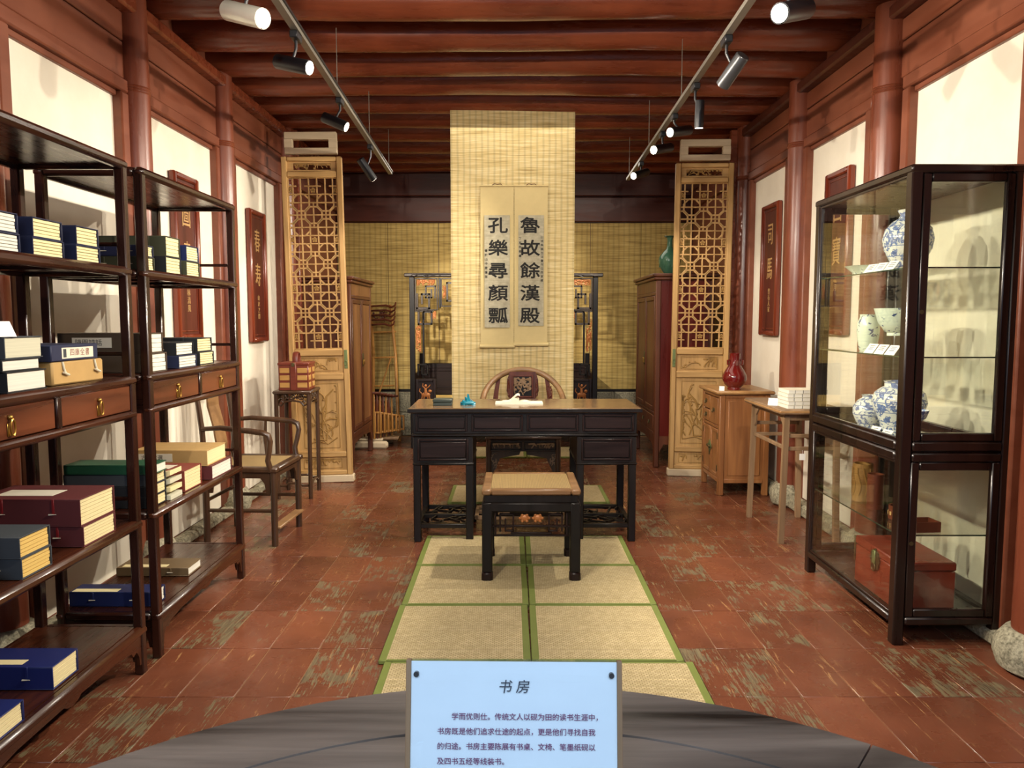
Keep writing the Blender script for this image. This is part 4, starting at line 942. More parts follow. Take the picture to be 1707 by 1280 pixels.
# ---------------------------------------------------------------- bookshelves on the left
LV = {'bottom': .195, 'low': .62, 'drawer': 1.185, 'upper': 1.60, 'top': 2.00}
def bookshelf(label, y0, y1):
    t = thing('bookshelf', label, 'bookshelf', (-1.885, y0, 0)); D = .425; L = y1 - y0; PW = .036
    for x in (0, D - PW):
        for y in (0, L - PW): B().box(x, x + PW, y, y + PW, 0, 1.985, .005).ob('post', 'rosewood_post', t)
    for n, z in LV.items():
        b = B().box(.008, D - .03, .008, L - .008, z - .020, z - .002)
        if n != 'drawer':
            pass
        s = b.ob('shelf_board', 'rosewood', t)
        B().box(D - .034, D + .006, -.004, L + .004, z - .036, z, .012).ob('shelf_edge', 'rosewood', s)
        B().box(-.006, .034, -.004, L + .004, z - .036, z, .012).ob('shelf_edge', 'rosewood', s)
        for y in (-.004, L - .032): B().box(.034, D - .034, y, y + .036, z - .036, z, .010).ob('shelf_edge', 'rosewood_x', s)
        if n in ('low', 'upper'):
            for k in (1, 2): B().box(.034, D - .034, L * k / 3 - .02, L * k / 3 + .02, z - .032, z - .020).ob('batten', 'rosewood_x', s)
    # gallery rails
    for n in ('low', 'drawer', 'upper'):
        z = LV[n] + .085
        B().tube([(.018, .03, z), (.018, L - .03, z)], .008, 8).ob('gallery_rail', 'rosewood', t)
        B().tube([(.03, L - .018, z), (D - .03, L - .018, z)], .008, 8).ob('gallery_rail', 'rosewood_x', t)
    # drawers
    B().box(D - .034, D + .004, -.002, L + .002, 1.022, 1.050, .010).ob('drawer_rail', 'rosewood', t)
    B().box(.01, D - .034, .01, L - .01, 1.024, 1.034).ob('drawer_bottom', 'rosewood', t)
    for y in (.0, L - .018): B().box(.034, D - .034, y, y + .018, 1.024, 1.16).ob('drawer_side', 'rosewood_x', t)
    B().box(.006, .02, .03, L - .03, 1.024, 1.16).ob('drawer_back', 'rosewood', t)
    B().box(D - .03, D, L / 2 - .014, L / 2 + .014, 1.05, 1.152, .004).ob('mullion', 'rosewood_post', t)
    for y_a, y_b in ((PW, L / 2 - .014), (L / 2 + .014, L - PW)):
        d = B().box(D - .02, D - .006, y_a + .003, y_b - .003, 1.053, 1.149, .003).ob('drawer', 'drawer_wood', t); m = (y_a + y_b) / 2
        B().blob((D - .002, m, 1.117), (.008, .008, .008), 10, 6).ob('knob', 'brass', d)
        p = B(); p.tube([(D + .005, m + .010 * math.sin(a), 1.088 + .024 * math.cos(a)) for a in [2 * math.pi * k / 14 for k in range(14)]], .0032, 6, closed=True); p.ob('ring_pull', 'brass', d)
        B().box(D - .006, D - .003, m - .012, m + .012, 1.062, 1.10, .001).ob('pull_plate', 'brass', d)
    # scalloped aprons under the bottom shelf
    def apron(L_):
        pr = [(0, .162), (0, .045), (.012, .045), (.018, .085), (.035, .108), (.06, .10), (.075, .118), (.13, .125), (.18, .132)]
        o = [(a, b) for a, b in pr] + [(L_ / 2 - .05, .136), (L_ / 2 - .03, .124), (L_ / 2, .118), (L_ / 2 + .03, .124), (L_ / 2 + .05, .136)] + [(L_ - a, b) for a, b in reversed(pr)]
        return o
    for x in (D - .018, .004): B().prism([(PW + a, b) for a, b in apron(L - 2 * PW)], x, x + .012, 'yz').ob('apron', 'rosewood', t)
    for y in (.006, L - .018): B().prism([(PW + a, b) for a, b in apron(D - 2 * PW)], y, y + .012, 'xz').ob('apron', 'rosewood_x', t)
    return t
bookshelf('near dark rosewood bookshelf at the left edge, running out of the picture', 1.93, 2.93)
bookshelf('second dark rosewood bookshelf, farther along the left wall', 3.04, 4.045)

def casebook(y0, y1, z0, h, cover, page, label, nv=5, depth=.27, xf=-1.485, ties=1, title=None, top=None, name='cased_book', rz=0.0, group=None, spine=None, cat='book'):
    yc = (y0 + y1) / 2; w_ = (y1 - y0) / 2; t = thing(name, label, cat, (xf - depth / 2, yc, z0), rz, group); d = depth / 2; k = .0035
    c = B()
    c.box(-d, d, -w_, w_, 0, k, .001).box(-d, d, -w_, w_, h - k, h, .001).box(-d, d, -w_, -w_ + k, k, h - k, .001)
    if nv > 1: c.box(-d, d, w_ - k, w_, k, h - k, .001)
    c = c.ob('case', cover, t)
    if nv > 1:
        vh = (h - 2 * k) / nv; p = B().box(-d + .004, d - .004, -w_ + k + .001, w_ - k - .003, 0, vh - .0014, .0008).ob('volume', page, t); p.location = (0, 0, k)
        for i in range(1, nv): like(p, (random.uniform(-.002, .001), random.uniform(-.001, .001), k + i * vh))
    else: B().box(-d + .004, d - .004, -w_ + k, w_ - .004, k, h - k, .001).ob('page_block', page, t)
    if ties:
        for x in (-d * .45, d * .5):
            B().box(x - .004, x + .004, -w_ - .0025, -w_ + .001, h * .45, h - .001, .0008).ob('ribbon', 'red_ribbon' if cover in ('maroon', 'brick') else cover, t)
            B().tube([(x - .014, -w_ - .004, h * .45), (x + .012, -w_ - .004, h * .46)], [.0028, .0012], 6).ob('bone_toggle', 'bone', t)
    if title:
        tx0, ln = title[1]; lb = B().box(tx0, tx0 + ln, -w_ - .0012, -w_ + .0005, h * .28, h * .78, 0).ob('title_label', 'paper', t)
        text(title[0], h * .34, 'ink', lb, (tx0 + ln * .42, -w_ - .0016, h * .52), FRONT, 'lettering')
    if top:
        a, b_, e, f = top[:4]; lb = B().box(a, b_, e, f, h - .0005, h + .0008, 0).ob('top_label', top[4] if len(top) > 4 else 'paper', t)
    return t
def pair(y0, y1, zs, h1, h2, covers, pages, labs, grp, **k):
    casebook(y0 - .004, y1 + .006, zs, h1, covers[0], pages[0], labs[0], group=grp, **k)
    casebook(y0, y1, zs + h1 + .0006, h2, covers[1], pages[1], labs[1], group=grp, **k)
# near shelf, upper level
zs = 1.60; g = 'cased books on the upper level of the near bookshelf'
pair(2.14, 2.31, zs, .056, .060, ('navy', 'navy'), ('page_white', 'page_white'), ('white-paged navy case at the left edge of the near shelf, lower of the two', 'white-paged navy case at the left edge of the near shelf, upper of the two'), g)
pair(2.38, 2.535, zs, .056, .062, ('navy', 'navy'), ('page_cream', 'page_cream'), ('navy case of cream volumes, lower of the middle pair on the near upper shelf', 'navy case of cream volumes, upper of the middle pair on the near upper shelf'), g)
pair(2.615, 2.755, zs, .056, .064, ('navy', 'navy'), ('page_cream', 'page_cream'), ('navy case of cream volumes, lower of the pair nearest the post', 'navy case of cream volumes, upper of the pair nearest the post'), g)
casebook(2.78, 2.885, zs, .055, 'black_cloth', 'page_grey', 'black case set back in shadow beside the post, near upper shelf', xf=-1.56, group=g)
# near shelf, drawer level
zs = 1.185; g = 'boxes above the drawers of the near bookshelf'
casebook(2.205, 2.395, zs, .062, 'black_cloth', 'page_white', 'thick white-edged board box, lowest of the grey stack above the drawers', nv=1, depth=.30, xf=-1.475, ties=0, group=g)
casebook(2.195, 2.375, zs + .0625, .036, 'black_cloth', 'page_white', 'thin white-edged box, middle of the grey stack above the drawers', nv=1, depth=.29, xf=-1.48, ties=0, group=g)
casebook(2.21, 2.39, zs + .099, .066, 'grey_cloth', 'page_grey', 'grey-green box, topmost of the grey stack above the drawers', nv=1, depth=.30, xf=-1.48, ties=0, group=g)
t = thing('tan_book_box', 'tan cloth book box with two white toggles, above the drawers of the near shelf', 'box', (-1.60, 2.60, zs), R(-3)); B().box(-.115, .115, -.14, .14, 0, .078, .006).ob('box_body', 'tan', t)
for y in (-.09, .085): B().tube([(.117, y, .077), (.119, y + .003, .055), (.120, y + .010, .038)], .0035, 6).ob('ribbon', 'bone', t); B().tube([(.122, y - .004, .042), (.122, y + .024, .032)], .004, 6).ob('bone_toggle', 'bone', t)
t = thing('navy_book_box', 'navy book box with a printed paper label, lying on the tan box', 'box', (-1.595, 2.58, zs + .0785), R(-2)); B().box(-.11, .11, -.13, .13, 0, .054, .003).ob('box_body', 'navy', t)
lb = B().box(.1095, .1112, -.075, .10, .008, .044, 0).ob('title_label', 'paper', t); text('四庫全書', .026, 'brick', lb, (.1118, .022, .026), (R(90), 0, R(90)), 'lettering', spacing=1.2); B().box(.1110, .1116, -.068, -.052, .012, .04).ob('barcode', 'grey_cloth', lb)
casebook(2.36, 2.43, zs + .0, .12, 'black_cloth', 'page_grey', 'black case with grey page edges standing behind the tan box', depth=.15, xf=-1.60, nv=6, ties=0, group=g)
t = thing('card_stand', 'folded white label card on top of the grey box stack', 'card', (-1.50, 2.225, zs + .1655), R(70)); B().add([(-.035, -.02, 0), (.035, -.02, 0), (.03, 0, .045), (-.03, 0, .045), (-.035, .02, 0), (.035, .02, 0)], [(0, 1, 2, 3), (4, 5, 2, 3), (0, 1, 5, 4), (0, 3, 4), (1, 2, 5)]).ob('card_face', 'card', t, False)
# near shelf, low level
zs = .62; g = 'cased books on the low level of the near bookshelf'
casebook(2.555, 2.765, zs, .072, 'maroon', 'page_cream', 'maroon case with red ribbon, lower of the two thick maroon cases', depth=.36, xf=-1.475, nv=6, group=g)
casebook(2.55, 2.775, zs + .0725, .096, 'maroon', 'page_cream', 'thick maroon case with a pictured title strip on its lid, upper of the two', depth=.37, xf=-1.48, nv=7, top=(-.14, .06, -.06, .03, 'paper'), group=g)
casebook(2.225, 2.375, zs, .064, 'grey_cloth', 'page_yellow', 'dark grey case of yellow volumes, lower of the grey pair on the low shelf', depth=.30, xf=-1.475, group=g)
casebook(2.22, 2.372, zs + .0645, .066, 'grey_cloth', 'page_yellow', 'dark grey case of yellow volumes, upper of the grey pair on the low shelf', depth=.30, xf=-1.475, nv=5, group=g)
casebook(2.02, 2.125, zs, .07, 'grey_board', 'page_white', 'pale case just inside the left edge of the picture on the low shelf', depth=.25, xf=-1.475, group=g)
zs = .195; g = 'blue books on the bottom level of the near bookshelf'
casebook(2.385, 2.53, zs, .078, 'blue_book', 'page_cream', 'large royal blue cased book with a cream title strip, bottom of the near shelf', depth=.34, xf=-1.50, top=(-.12, .06, -.055, -.02, 'page_cream'), group=g)
casebook(2.07, 2.20, zs, .066, 'blue_book', 'page_cream', 'royal blue cased book cut by the left edge, bottom of the near shelf', depth=.32, xf=-1.475, group=g)
# far shelf
zs = 1.60; g = 'cased books on the upper level of the far bookshelf'
pair(3.085, 3.17, zs, .055, .045, ('olive_brocade', 'navy'), ('page_cream', 'page_cream'), ('small case beside the near post of the far shelf, lower of the pair', 'small case beside the near post of the far shelf, upper of the pair'), g, depth=.22)
pair(3.285, 3.425, zs, .072, .086, ('black_cloth', 'olive_brocade'), ('page_cream', 'page_cream'), ('black case of cream volumes, lower of the middle pair on the far upper shelf', 'dark brocade case of cream volumes, upper of the middle pair on the far upper shelf'), g, nv=5, depth=.30)
pair(3.49, 3.625, zs, .068, .07, ('olive_brocade', 'navy_bright'), ('page_cream', 'page_cream'), ('olive brocade case under the bright navy one, far upper shelf', 'bright navy case of cream volumes, far upper shelf beside the plaque'), g, nv=6)
casebook(3.15, 3.22, zs, .10, 'black_cloth', 'page_grey', 'black case in shadow at the back of the far upper shelf', xf=-1.70, depth=.15, group=g)
zs = 1.185; g = 'cased books above the drawers of the far bookshelf'
casebook(3.085, 3.245, zs, .078, 'brown_cloth', 'page_white', 'brown case of white volumes beside the post, lower of the pair above the far drawers', depth=.34, xf=-1.48, nv=4, group=g)
casebook(3.085, 3.235, zs + .0785, .082, 'brown_cloth', 'page_white', 'brown case with a paper spine title, upper of the pair above the far drawers', depth=.36, xf=-1.49, nv=4, title=('隨園詩話', (-.12, .16)), ties=0, group=g)
casebook(3.36, 3.55, zs, .056, 'navy', 'page_white', 'navy case of white volumes, lower of the middle pair above the far drawers', depth=.26, xf=-1.48, nv=4, group=g)
casebook(3.36, 3.54, zs + .0565, .058, 'black_cloth', 'page_white', 'black case of white volumes, upper of the middle pair above the far drawers', depth=.26, xf=-1.49, nv=4, group=g)
casebook(3.61, 3.78, zs, .062, 'black_cloth', 'page_cream', 'black case of yellowish volumes, lower of the far pair above the far drawers', depth=.26, xf=-1.49, nv=5, group=g)
casebook(3.61, 3.785, zs + .0625, .066, 'black_cloth', 'page_cream', 'black case of yellowish volumes, upper of the far pair above the far drawers', depth=.28, xf=-1.50, nv=5, group=g)
zs = .62; g = 'books on the low level of the far bookshelf'
for k, (c_, l_) in enumerate((('black_cloth', 'lowest of the black cases under the green book'), ('black_cloth', 'middle black case under the green book'), ('grey_cloth', 'dark grey case directly under the green book'))):
    casebook(3.09 + .002 * k, 3.235, zs + k * .047, .0465, c_, 'page_cream', l_, depth=.36, xf=-1.50, nv=3, ties=0, group=g)
casebook(3.09, 3.215, zs + .142, .040, 'green', 'page_white', 'dark green hardback lying on top of the black cases, low level of the far shelf', nv=1, depth=.37, xf=-1.485, ties=0, group=g)
t = thing('thread_bound_volumes', 'cream limp volumes with curled edges between the green and brick-red books', 'book', (-1.60, 3.295, zs), 0, g)
for k in range(4):
    b = B(); n = 6; vv = []; 
    for i in range(n + 1):
        x = -.11 + .225 * i / n; dz = .012 * (i / n) ** 3 * k
        vv += [(x, -.055, k * .024 + dz), (x, .06, k * .024 + dz), (x, -.055, k * .024 + .021 + dz), (x, .06, k * .024 + .021 + dz)]
    ff = [(0, 1, 3, 2), (4 * n, 4 * n + 1, 4 * n + 3, 4 * n + 2)]
    for i in range(n): a = 4 * i; c_ = a + 4; ff += [(a, a + 1, c_ + 1, c_), (a + 2, a + 3, c_ + 3, c_ + 2), (a, a + 2, c_ + 2, c_), (a + 1, a + 3, c_ + 3, c_ + 1)]
    b.add(vv, ff).ob('volume', 'page_cream' if k % 2 else 'page_grey', t)
casebook(3.395, 3.585, zs, .098, 'brick', 'page_cream', 'brick-red cased book with a pictured lid, low level of the far shelf', depth=.34, xf=-1.49, nv=6, top=(-.12, .08, -.05, .04, 'paper'), group=g)
casebook(3.66, 3.92, zs, .068, 'maroon', 'page_white', 'maroon case of white volumes under the tan box with paper title', depth=.26, xf=-1.47, nv=4, ties=0, group=g)
casebook(3.655, 3.90, zs + .0685, .078, 'tan', 'page_cream', 'tan box with a paper spine title, low level of the far shelf', depth=.36, xf=-1.49, nv=1, ties=0, title=('古籍文選', (-.16, .17)), group=g)
zs = .195; g = 'books on the bottom level of the far bookshelf'
casebook(3.49, 3.64, zs, .040, 'book_brown', 'page_white', 'thin brown book with cream title strip, bottom of the far shelf', nv=1, depth=.34, xf=-1.53, ties=1, top=(-.15, .06, -.06, -.025, 'page_cream'), group=g)
casebook(3.11, 3.21, zs, .062, 'navy_bright', 'page_white', 'navy cased book with cream title strip, bottom of the far shelf', depth=.36, xf=-1.51, nv=4, top=(-.17, .02, -.045, -.01, 'page_cream'), group=g)

# ---------------------------------------------------------------- books on the side table, right
for k in range(5):
    t = thing('thin_volume', ['lowest', 'second from the bottom', 'middle', 'fourth from the bottom', 'topmost'][k] + ' of the cream thread-bound volumes on the grey-brown side table', 'book', (1.815 + random.uniform(-.004, .004), 4.74, .852 + .0235 * k), R(random.uniform(-2, 2)), 'thread-bound volumes on the side table')
    B().box(-.12, .12, -.09, .09, 0, .022, .002).ob('page_block', 'page_white', t); B().box(-.121, .121, -.091, .091, .0205, .0228).ob('cover', 'paper', t)
    for x in (-.08, -.03, .03, .08): B().box(x - .001, x + .001, -.0915, -.09, .001, .022).ob('thread', 'grey_cloth', t)
t = thing('card_stand', 'two-part white label card beside the volumes on the side table', 'card', (1.675, 4.86, .852), R(-30)); B().add([(-.03, -.012, 0), (.03, -.012, 0), (.03, .01, .045), (-.03, .01, .045), (-.03, .014, 0), (.03, .014, 0)], [(0, 1, 2, 3), (4, 5, 2, 3), (0, 1, 5, 4), (0, 3, 4), (1, 2, 5)]).ob('card_face', 'card', t, False)

# ---------------------------------------------------------------- glass display cabinet, right
vc = thing('display_cabinet', 'tall dark wood display cabinet with glass sides and glass shelves, at the right', 'display cabinet', (1.635, 3.165, 0), R(0))
CW, CD, CH = .475, .995, 2.035; pw = .048
for x in (0, CW - pw):
    for y in (0, CD - pw): B().box(x, x + pw, y, y + pw, 0, CH, .006).ob('corner_post', 'cabinet_wood', vc)
B().box(-.004, CW + .004, -.004, CD + .004, CH - .035, CH, .008).box(.03, CW - .03, .03, CD - .03, CH - .04, CH - .01).ob('top', 'cabinet_wood', vc)
B().box(.01, CW - .01, .01, CD - .01, .095, .115).ob('bottom_board', 'cabinet_wood', vc)
B().box(.02, CW - .02, .02, CD - .02, .838, .85).ob('middle_board', 'cabinet_wood', vc)
for z0, z1 in ((.09, .125), (.80, .84), (.845, .888)):
    for y in (-.004, CD - .036): B().box(pw, CW - pw, y, y + .04, z0, z1, .007).ob('rail', 'cabinet_wood', vc)
    for x in (-.004, CW - .036): B().box(x, x + .04, pw, CD - pw, z0, z1, .007).ob('rail', 'cabinet_wood', vc)
for z0, z1 in ((.125, .80), (.888, 2.0)):
    d = frame(B(), pw, CW - pw, z0, z1, .036, .000, .026, .005).ob('glazed_door', 'cabinet_wood', vc)
    B().box(pw + .034, CW - pw - .034, .010, .014, z0 + .034, z1 - .034).ob('pane', 'glass', d, False)
    B().tube([(pw + .012, -.006, (z0 + z1) / 2 - .012), (pw + .012, -.004, (z0 + z1) / 2 - .012)], .009, 14).ob('lock', 'bronze', d)
    d = frame(B(), pw, CW - pw, z0, z1, .036, CD - .026, CD, .005).ob('glazed_side', 'cabinet_wood', vc)
    B().box(pw + .034, CW - pw - .034, CD - .014, CD - .010, z0 + .034, z1 - .034).ob('pane', 'glass', d, False)
    for x in (.012, CW - .016):
        B().box(x, x + .004, pw - .004, CD - pw + .004, z0 - .004, z1 + .004).ob('pane', 'glass', vc, False)
    frame(B(), pw, CD - pw, z0, z1, .012, .006, .022, .002, 'yz').ob('glazing_bead', 'cabinet_wood', vc)
for z in (1.62, 1.245, .48):
    s = B().box(.022, CW - .022, .03, CD - .03, z - .006, z).ob('glass_shelf', 'glass', vc, False)
    B().box(.022, CW - .022, .026, .030, z - .006, z).ob('shelf_edge', 'glass_edge', s); B().box(.0205, .022, .03, CD - .03, z - .006, z).ob('shelf_edge', 'glass_edge', s)
B().box(.02, CW - .02, .02, CD - .02, .850, .860).ob('glass_floor', 'glass', vc, False)
def pot(name, label, cat, x, y, z, prof, m, grp=None, n=36, flat=(1, 1)):
    t = thing(name, label, cat, (x, y, z), R(random.uniform(0, 90)), grp); B().lathe(prof, n, flat=flat).ob('body', m, t); return t
g = 'porcelain in the display cabinet'
pot('round_vase', 'large round blue and white vase on the top glass shelf of the cabinet', 'vase', 1.80, 3.50, 1.62, [(.045, 0), (.05, .01), (.075, .05), (.10, .10), (.108, .145), (.098, .19), (.068, .225), (.042, .24), (.036, .255), (.048, .275), (.045, .277), (.032, .255), (.03, .24)], 'porcelain_blue', g)
t = thing('lobed_dish', 'flat lobed blue and white dish on the top glass shelf, left of the round vase', 'dish', (1.80, 3.87, 1.62), 0, g); v = []; f = []
for i, (r_, z) in enumerate(((.07, 0), (.072, .012), (.105, .045), (.112, .05), (.104, .05), (.07, .016))):
    for k in range(48): a = 2 * math.pi * k / 48; q = r_ * (1 + .05 * abs(math.sin(4 * a)) * (i > 1)); v.append((q * math.cos(a), q * math.sin(a), z))
for i in range(5):
    for k in range(48): f.append((i * 48 + k, i * 48 + (k + 1) % 48, (i + 1) * 48 + (k + 1) % 48, (i + 1) * 48 + k))
f += [tuple(range(48)), tuple(240 + k for k in range(48))]; B().add(v, f).ob('body', 'porcelain_light', t)
pot('small_jar', 'small pale jar with sparse blue flowers on the middle glass shelf', 'jar', 1.775, 3.80, 1.245, [(.035, 0), (.04, .008), (.048, .05), (.054, .10), (.052, .14), (.042, .165), (.04, .175), (.043, .182), (.038, .182), (.036, .17)], 'porcelain_light', g)
t = thing('acrylic_riser', 'clear acrylic riser carrying the bowl on the middle glass shelf', 'riser', (1.80, 3.56, 1.245)); B().box(-.075, .075, -.085, .085, .078, .082).ob('top_plate', 'acrylic', t, False)
for s in (-1, 1): B().box(-.075, .075, s * .085, s * .081, 0, .078).ob('side_plate', 'acrylic', t, False)
pot('porcelain_bowl', 'deep pale bowl painted with blue figures, on the clear riser', 'bowl', 1.80, 3.56, 1.3275, [(.045, 0), (.045, .012), (.055, .018), (.085, .06), (.10, .11), (.105, .125), (.10, .126), (.082, .065), (.05, .022)], 'porcelain_light', g)
pot('small_blue_jar', 'smaller blue and white jar on the cabinet floor, left of the big jar', 'jar', 1.80, 3.80, .860, [(.05, 0), (.052, .006), (.066, .03), (.082, .07), (.08, .105), (.06, .135), (.04, .148), (.038, .158), (.044, .164), (.036, .164), (.032, .15)], 'porcelain_blue', g)
pot('large_blue_jar', 'large blue and white jar on the floor of the upper case', 'jar', 1.81, 3.535, .860, [(.07, 0), (.075, .008), (.078, .03), (.082, .06), (.105, .11), (.12, .155), (.108, .20), (.082, .222), (.066, .23), (.066, .248), (.072, .255), (.064, .255), (.06, .232)], 'porcelain_blue', g)
pot('stem_cup', 'blue and white stem cup near the front end of the upper case', 'cup', 1.77, 3.32, .860, [(.035, 0), (.03, .01), (.014, .03), (.013, .075), (.02, .09), (.045, .11), (.058, .145), (.055, .145), (.035, .105), (.0102, .092)], 'porcelain_blue', g)
g2 = 'brush pots in the lower case'
def brushpot(label, x, y, r_, h, m): return pot('brush_pot', label, 'brush pot', x, y, .48, [(r_, 0), (r_ * 1.03, .01), (r_ * .98, h * .5), (r_ * 1.0, h - .004), (r_ * .99, h), (r_ * .84, h), (r_ * .82, h * .3)], m, g2)
t = brushpot('tall carved bamboo brush pot at the far end of the lower glass shelf', 1.79, 3.83, .048, .19, 'bamboo_carved'); b = B()
for k in range(10): a = k * .63; b.tube([(.0485 * math.cos(a + .2 * math.sin(j)), .0485 * math.sin(a + .2 * math.sin(j)), .03 + j * .028) for j in range(6)], .0035, 5)
b.ob('relief_carving', 'bamboo_carved', t)
brushpot('plain slimmer brown brush pot in front of the carved bamboo one', 1.775, 3.66, .038, .17, 'brown_wood')
t = brushpot('low round reddish brush washer with a band of marks on the lower glass shelf', 1.80, 3.46, .052, .062, 'brown_wood')
for k in range(12): a = k * math.pi / 6; B().box(-.006, .006, -.002, .001, .018, .036, .001, Matrix.Rotation(a, 4, 'Z') @ Matrix.Translation((0, -.0525, 0))).ob('carved_mark', 'tan', t)
t = thing('wooden_tray', 'small square wooden tray box at the near end of the lower glass shelf', 'tray', (1.80, 3.27, .48), R(4)); B().box(-.055, .055, -.045, .045, 0, .012).box(-.055, .055, -.045, -.038, .012, .045).box(-.055, .055, .038, .045, .012, .045).box(-.055, -.048, -.038, .038, .012, .045).box(.048, .055, -.038, .038, .012, .045).ob('tray_body', 'brown_wood', t)
cx = thing('red_chest', 'red lacquered document chest with a round bronze lock plate, in the bottom of the cabinet', 'chest', (1.79, 3.44, .116), 0)
B().box(-.095, .15, -.20, .235, 0, .185, .005).ob('chest_body', 'chest_red', cx); B().box(-.098, .152, -.203, .238, .187, .225, .006).ob('lid', 'chest_red', cx)
lk = B().prism([(.02 + .042 * math.cos(a) * (1 + .06 * math.cos(8 * a)), .17 + .05 * math.sin(a) * (1 + .06 * math.cos(8 * a))) for a in [2 * math.pi * k / 40 for k in range(40)]], -.103, -.097, 'yz').ob('lock_plate', 'bronze', cx)
B().box(-.110, -.102, .006, .034, .15, .215, .003).ob('hasp', 'green_bronze', lk); B().tube([(-.108, .02 + .018 * math.cos(a), .135 + .018 * math.sin(a)) for a in [2 * math.pi * k / 14 for k in range(14)]], .003, 6, closed=True).ob('ring', 'bronze', lk)
for y in (-.2, .225): B().box(-.1005, -.096, y, y + .012, .10, .225, .001).ob('corner_strap', 'bronze', cx)
def card(x, y, z, label, rz=-62, grp='label cards in the display cabinet'):
    t = thing('label_card', label, 'card', (x, y, z), R(rz), grp)
    p = B().add([(-.032, -.012, 0), (.032, -.012, 0), (.032, .022, .042), (-.032, .022, .042), (-.032, -.010, 0), (.032, -.010, 0), (.032, .024, .042), (-.032, .024, .042)], [(0, 1, 2, 3), (4, 5, 6, 7), (0, 1, 5, 4), (2, 3, 7, 6), (0, 3, 7, 4), (1, 2, 6, 5)]).ob('card_face', 'card', t, False)
    for k in range(3): z_ = .034 - k * .008; y_ = -.012 + .034 * z_ / .042 - .0006; B().box(-.016, .016, y_ - .0006, y_, z_ - .0012, z_ + .0012).ob('printed_line', 'grey_cloth', p)
for y, z, l in ((3.62, 1.62, 'leftmost label card on the top glass shelf, before the round vase'), (3.52, 1.62, 'middle label card on the top glass shelf, before the round vase'), (3.42, 1.62, 'rightmost label card on the top glass shelf'),
                (3.58, 1.245, 'leftmost label card on the middle glass shelf, before the riser'), (3.48, 1.245, 'middle label card on the middle glass shelf, before the riser'), (3.38, 1.245, 'rightmost label card on the middle glass shelf'),
                (3.52, .860, 'left label card in front of the large blue jar'), (3.41, .860, 'right label card in front of the large blue jar')): card(1.685, y, z, l, -78)

# ---------------------------------------------------------------- things on the desk
ds = thing('inkstone_box', 'flat dark green inkstone box at the left end of the desk', 'inkstone', (-.45, 4.86, .853), R(1)); B().box(-.06, .06, -.055, .055, 0, .022, .003).ob('box_base', 'inkstone', ds); B().box(-.062, .062, -.057, .057, .023, .042, .004).ob('lid', 'inkstone', ds)
bo = thing('brush_rest', 'turquoise glazed brush rest with mountain peaks on the desk', 'brush rest', (-.292, 4.88, .853)); b = B(); b.blob((0, 0, .012), (.050, .024, .016), 16, 8)
rr = random.Random(4)
for k in range(22):
    x = rr.uniform(-.045, .045); y = rr.uniform(-.016, .016); h = max(.018, .066 - abs(x) * 1.0 - rr.uniform(0, .022)) if abs(x) > .006 else .07
    b.tube([(x, y, .0), (x + rr.uniform(-.004, .004), y, h * .7), (x + rr.uniform(-.006, .006), y, h)], [.010, .006, .002], 6)
b.ob('peaks', 'turquoise', bo)
ob = thing('open_book', 'open thread-bound book with one curling page, on the desk in front of the chair', 'book', (.04, 4.96, .853), 0)
for s in (-1, 1):
    n = 12; v = []; f = []
    for i in range(n + 1):
        u = i / n; x = s * u * .155
        z = .004 + .008 * math.sin(min(1, u * 2.2) * math.pi) * (s > 0) + (.030 * math.exp(-((u - .16) / .17) ** 2) + .010 if s < 0 and u < .75 else .004 if s < 0 else .005)
        v += [(x, -.07, 0), (x, .075, 0), (x, -.07, z), (x, .075, z)]
    for i in range(n): a = 4 * i; c_ = a + 4; f += [(a, a + 1, c_ + 1, c_), (a + 2, a + 3, c_ + 3, c_ + 2), (a, a + 2, c_ + 2, c_), (a + 1, a + 3, c_ + 3, c_ + 1)]
    f += [(0, 1, 3, 2), (4 * n, 4 * n + 1, 4 * n + 3, 4 * n + 2)]; pg = B().add(v, f).ob('page_block', 'paper', ob)
for k in range(6): text('子曰學而時習', .013, 'ink', ob, (.05 + .017 * k, .0, .0155), (0, 0, 0), 'printed_column', sx=.6, sy=1.0)
n = 10; v = []; f = []
for i in range(n + 1):
    u = i / n; a = math.pi * 1.05 * u; x = -.055 + .060 * u - .0; z = .006 + .052 * math.sin(u * math.pi * .62) ; v += [(x - .02 * (1 - u) * 0, -.068, z), (x, .073, z), (x, -.068, z + .0015), (x, .073, z + .0015)]
for i in range(n): a = 4 * i; c_ = a + 4; f += [(a, a + 1, c_ + 1, c_), (a + 2, a + 3, c_ + 3, c_ + 2), (a, a + 2, c_ + 2, c_), (a + 1, a + 3, c_ + 3, c_ + 1)]
B().add(v, f).ob('curled_page', 'paper', ob)

# ---------------------------------------------------------------- round table with the sign, nearest the visitor
rt_ = thing('round_table', 'big dark weathered round wooden table in the foreground carrying the sign', 'table', (0, .383, 0))
RT = .822
n = 8
for k in range(n):
    a0 = 2 * math.pi * k / n + .12; a1 = a0 + 2 * math.pi / n - .003; o = []
    for i in range(13): a = a0 + (a1 - a0) * i / 12; o.append((RT * math.cos(a), RT * math.sin(a)))
    for i in range(13): a = a1 + (a0 - a1) * i / 12; o.append(((RT - .13) * math.cos(a), (RT - .13) * math.sin(a)))
    B().prism(o, .757, .80, 'xy').ob('rim_segment', 'table_wood', rt_)
r_ = RT - .1325; nb = 7
for k in range(nb):
    y0 = -r_ + 2 * r_ * k / nb + .001; y1 = -r_ + 2 * r_ * (k + 1) / nb - .001; q = lambda y: math.sqrt(max(0, r_ * r_ - y * y)); o = []
    for i in range(9): y = y0 + (y1 - y0) * i / 8; o.append((q(y), y))
    for i in range(9): y = y1 + (y0 - y1) * i / 8; o.append((-q(y), y))
    B().prism(o, .765, .7985, 'xy').ob('top_plank', 'table_wood', rt_)
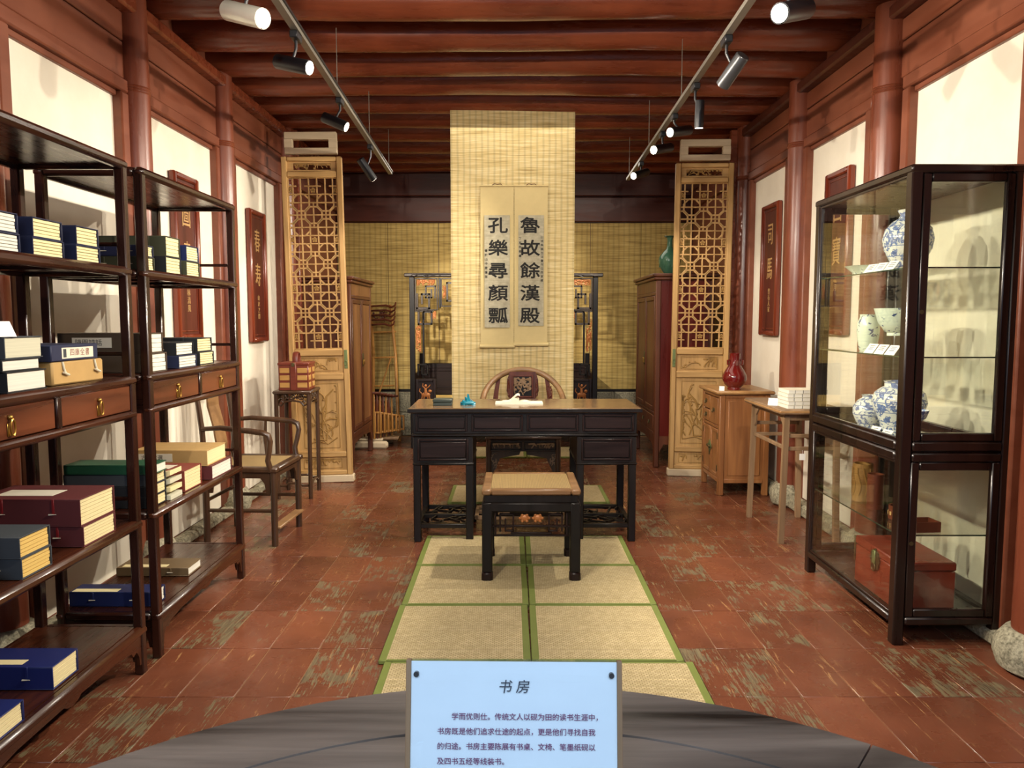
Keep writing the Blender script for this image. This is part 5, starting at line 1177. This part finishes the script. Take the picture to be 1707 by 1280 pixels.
B().lathe([(.66, .70), (.68, .70), (.68, .757), (.66, .757)], 40).ob('apron', 'table_wood', rt_)
for k in range(5): a = 2 * math.pi * k / 5 + math.pi / 2 + R(36); B().tube([(.60 * math.cos(a), .60 * math.sin(a), 0), (.55 * math.cos(a), .55 * math.sin(a), .35), (.62 * math.cos(a), .62 * math.sin(a), .72)], [.03, .026, .035], 10).ob('leg', 'table_wood', rt_)
sg = thing('acrylic_sign', 'pale blue acrylic stand-up sign titled 书房 on the foreground table', 'sign', (0.0005, .845, .8005), R(-1.0)); sg.rotation_euler = (R(-9), 0, R(-1.0))
SH = .196; SWd = .1285
B().box(-SWd, SWd, .0, .003, 0, SH, .0005).ob('front_plate', 'acrylic', sg, False)
pp = B().box(-SWd + .005, SWd - .005, .0035, .0045, .004, SH - .002).ob('paper_sheet', 'blue_paper', sg, False)
B().box(-SWd, SWd, .005, .008, 0, SH, .0005).ob('back_plate', 'acrylic', sg, False)
for s in (-1, 1): B().box(s * (SWd + .0005), s * (SWd - .0055), .0, .008, 0, SH, .0006).ob('side_edge', 'grey_wood', sg, False)
B().box(-SWd, SWd, .008, .075, 0, .003).ob('base_plate', 'acrylic', sg, False)
for s in (-1, 1): B().tube([(s * .1165, -.0015, SH - .0165), (s * .1165, .004, SH - .0165)], .0032, 14).ob('fixing_screw', 'grey_metal', sg)
text('书 房', .0165, 'sign_title', pp, (0, -.0006, SH - .031), FRONT, 'title', .006, 1, 1.0, 1.0, shear=.15)
L1 = ['学而优则仕。传统文人以砚为田的读书生涯中，', '书房既是他们追求仕途的起点，更是他们寻找自我', '的归途。书房主要陈展有书桌、文椅、笔墨纸砚以', '及四书五经等线装书。']
for i, s_ in enumerate(L1):
    text(s_, .00855, 'sign_ink', pp, (-.091 + (.017 if i == 0 else 0), -.0006, SH - .0655 - i * .0172), FRONT, 'body_text', .012, align='LEFT')
def small_sign(x, y, label, w_):
    t = thing('small_sign', label, 'sign', (x, y, .8005), 0); t.rotation_euler = (R(-14), 0, 0)
    B().box(-w_, w_, 0, .003, 0, .078).ob('front_plate', 'acrylic', t, False); B().box(-w_ + .002, w_ - .002, .0035, .0045, .001, .0765).ob('paper_sheet', 'blue_paper', t, False); B().box(-w_, w_, .003, .05, 0, .003).ob('base_plate', 'acrylic', t, False)
small_sign(-.158, .742, 'small pale acrylic sign cut by the lower edge, left of the large sign', .037)
small_sign(.174, .740, 'small pale acrylic sign cut by the lower edge, right of the large sign', .037)
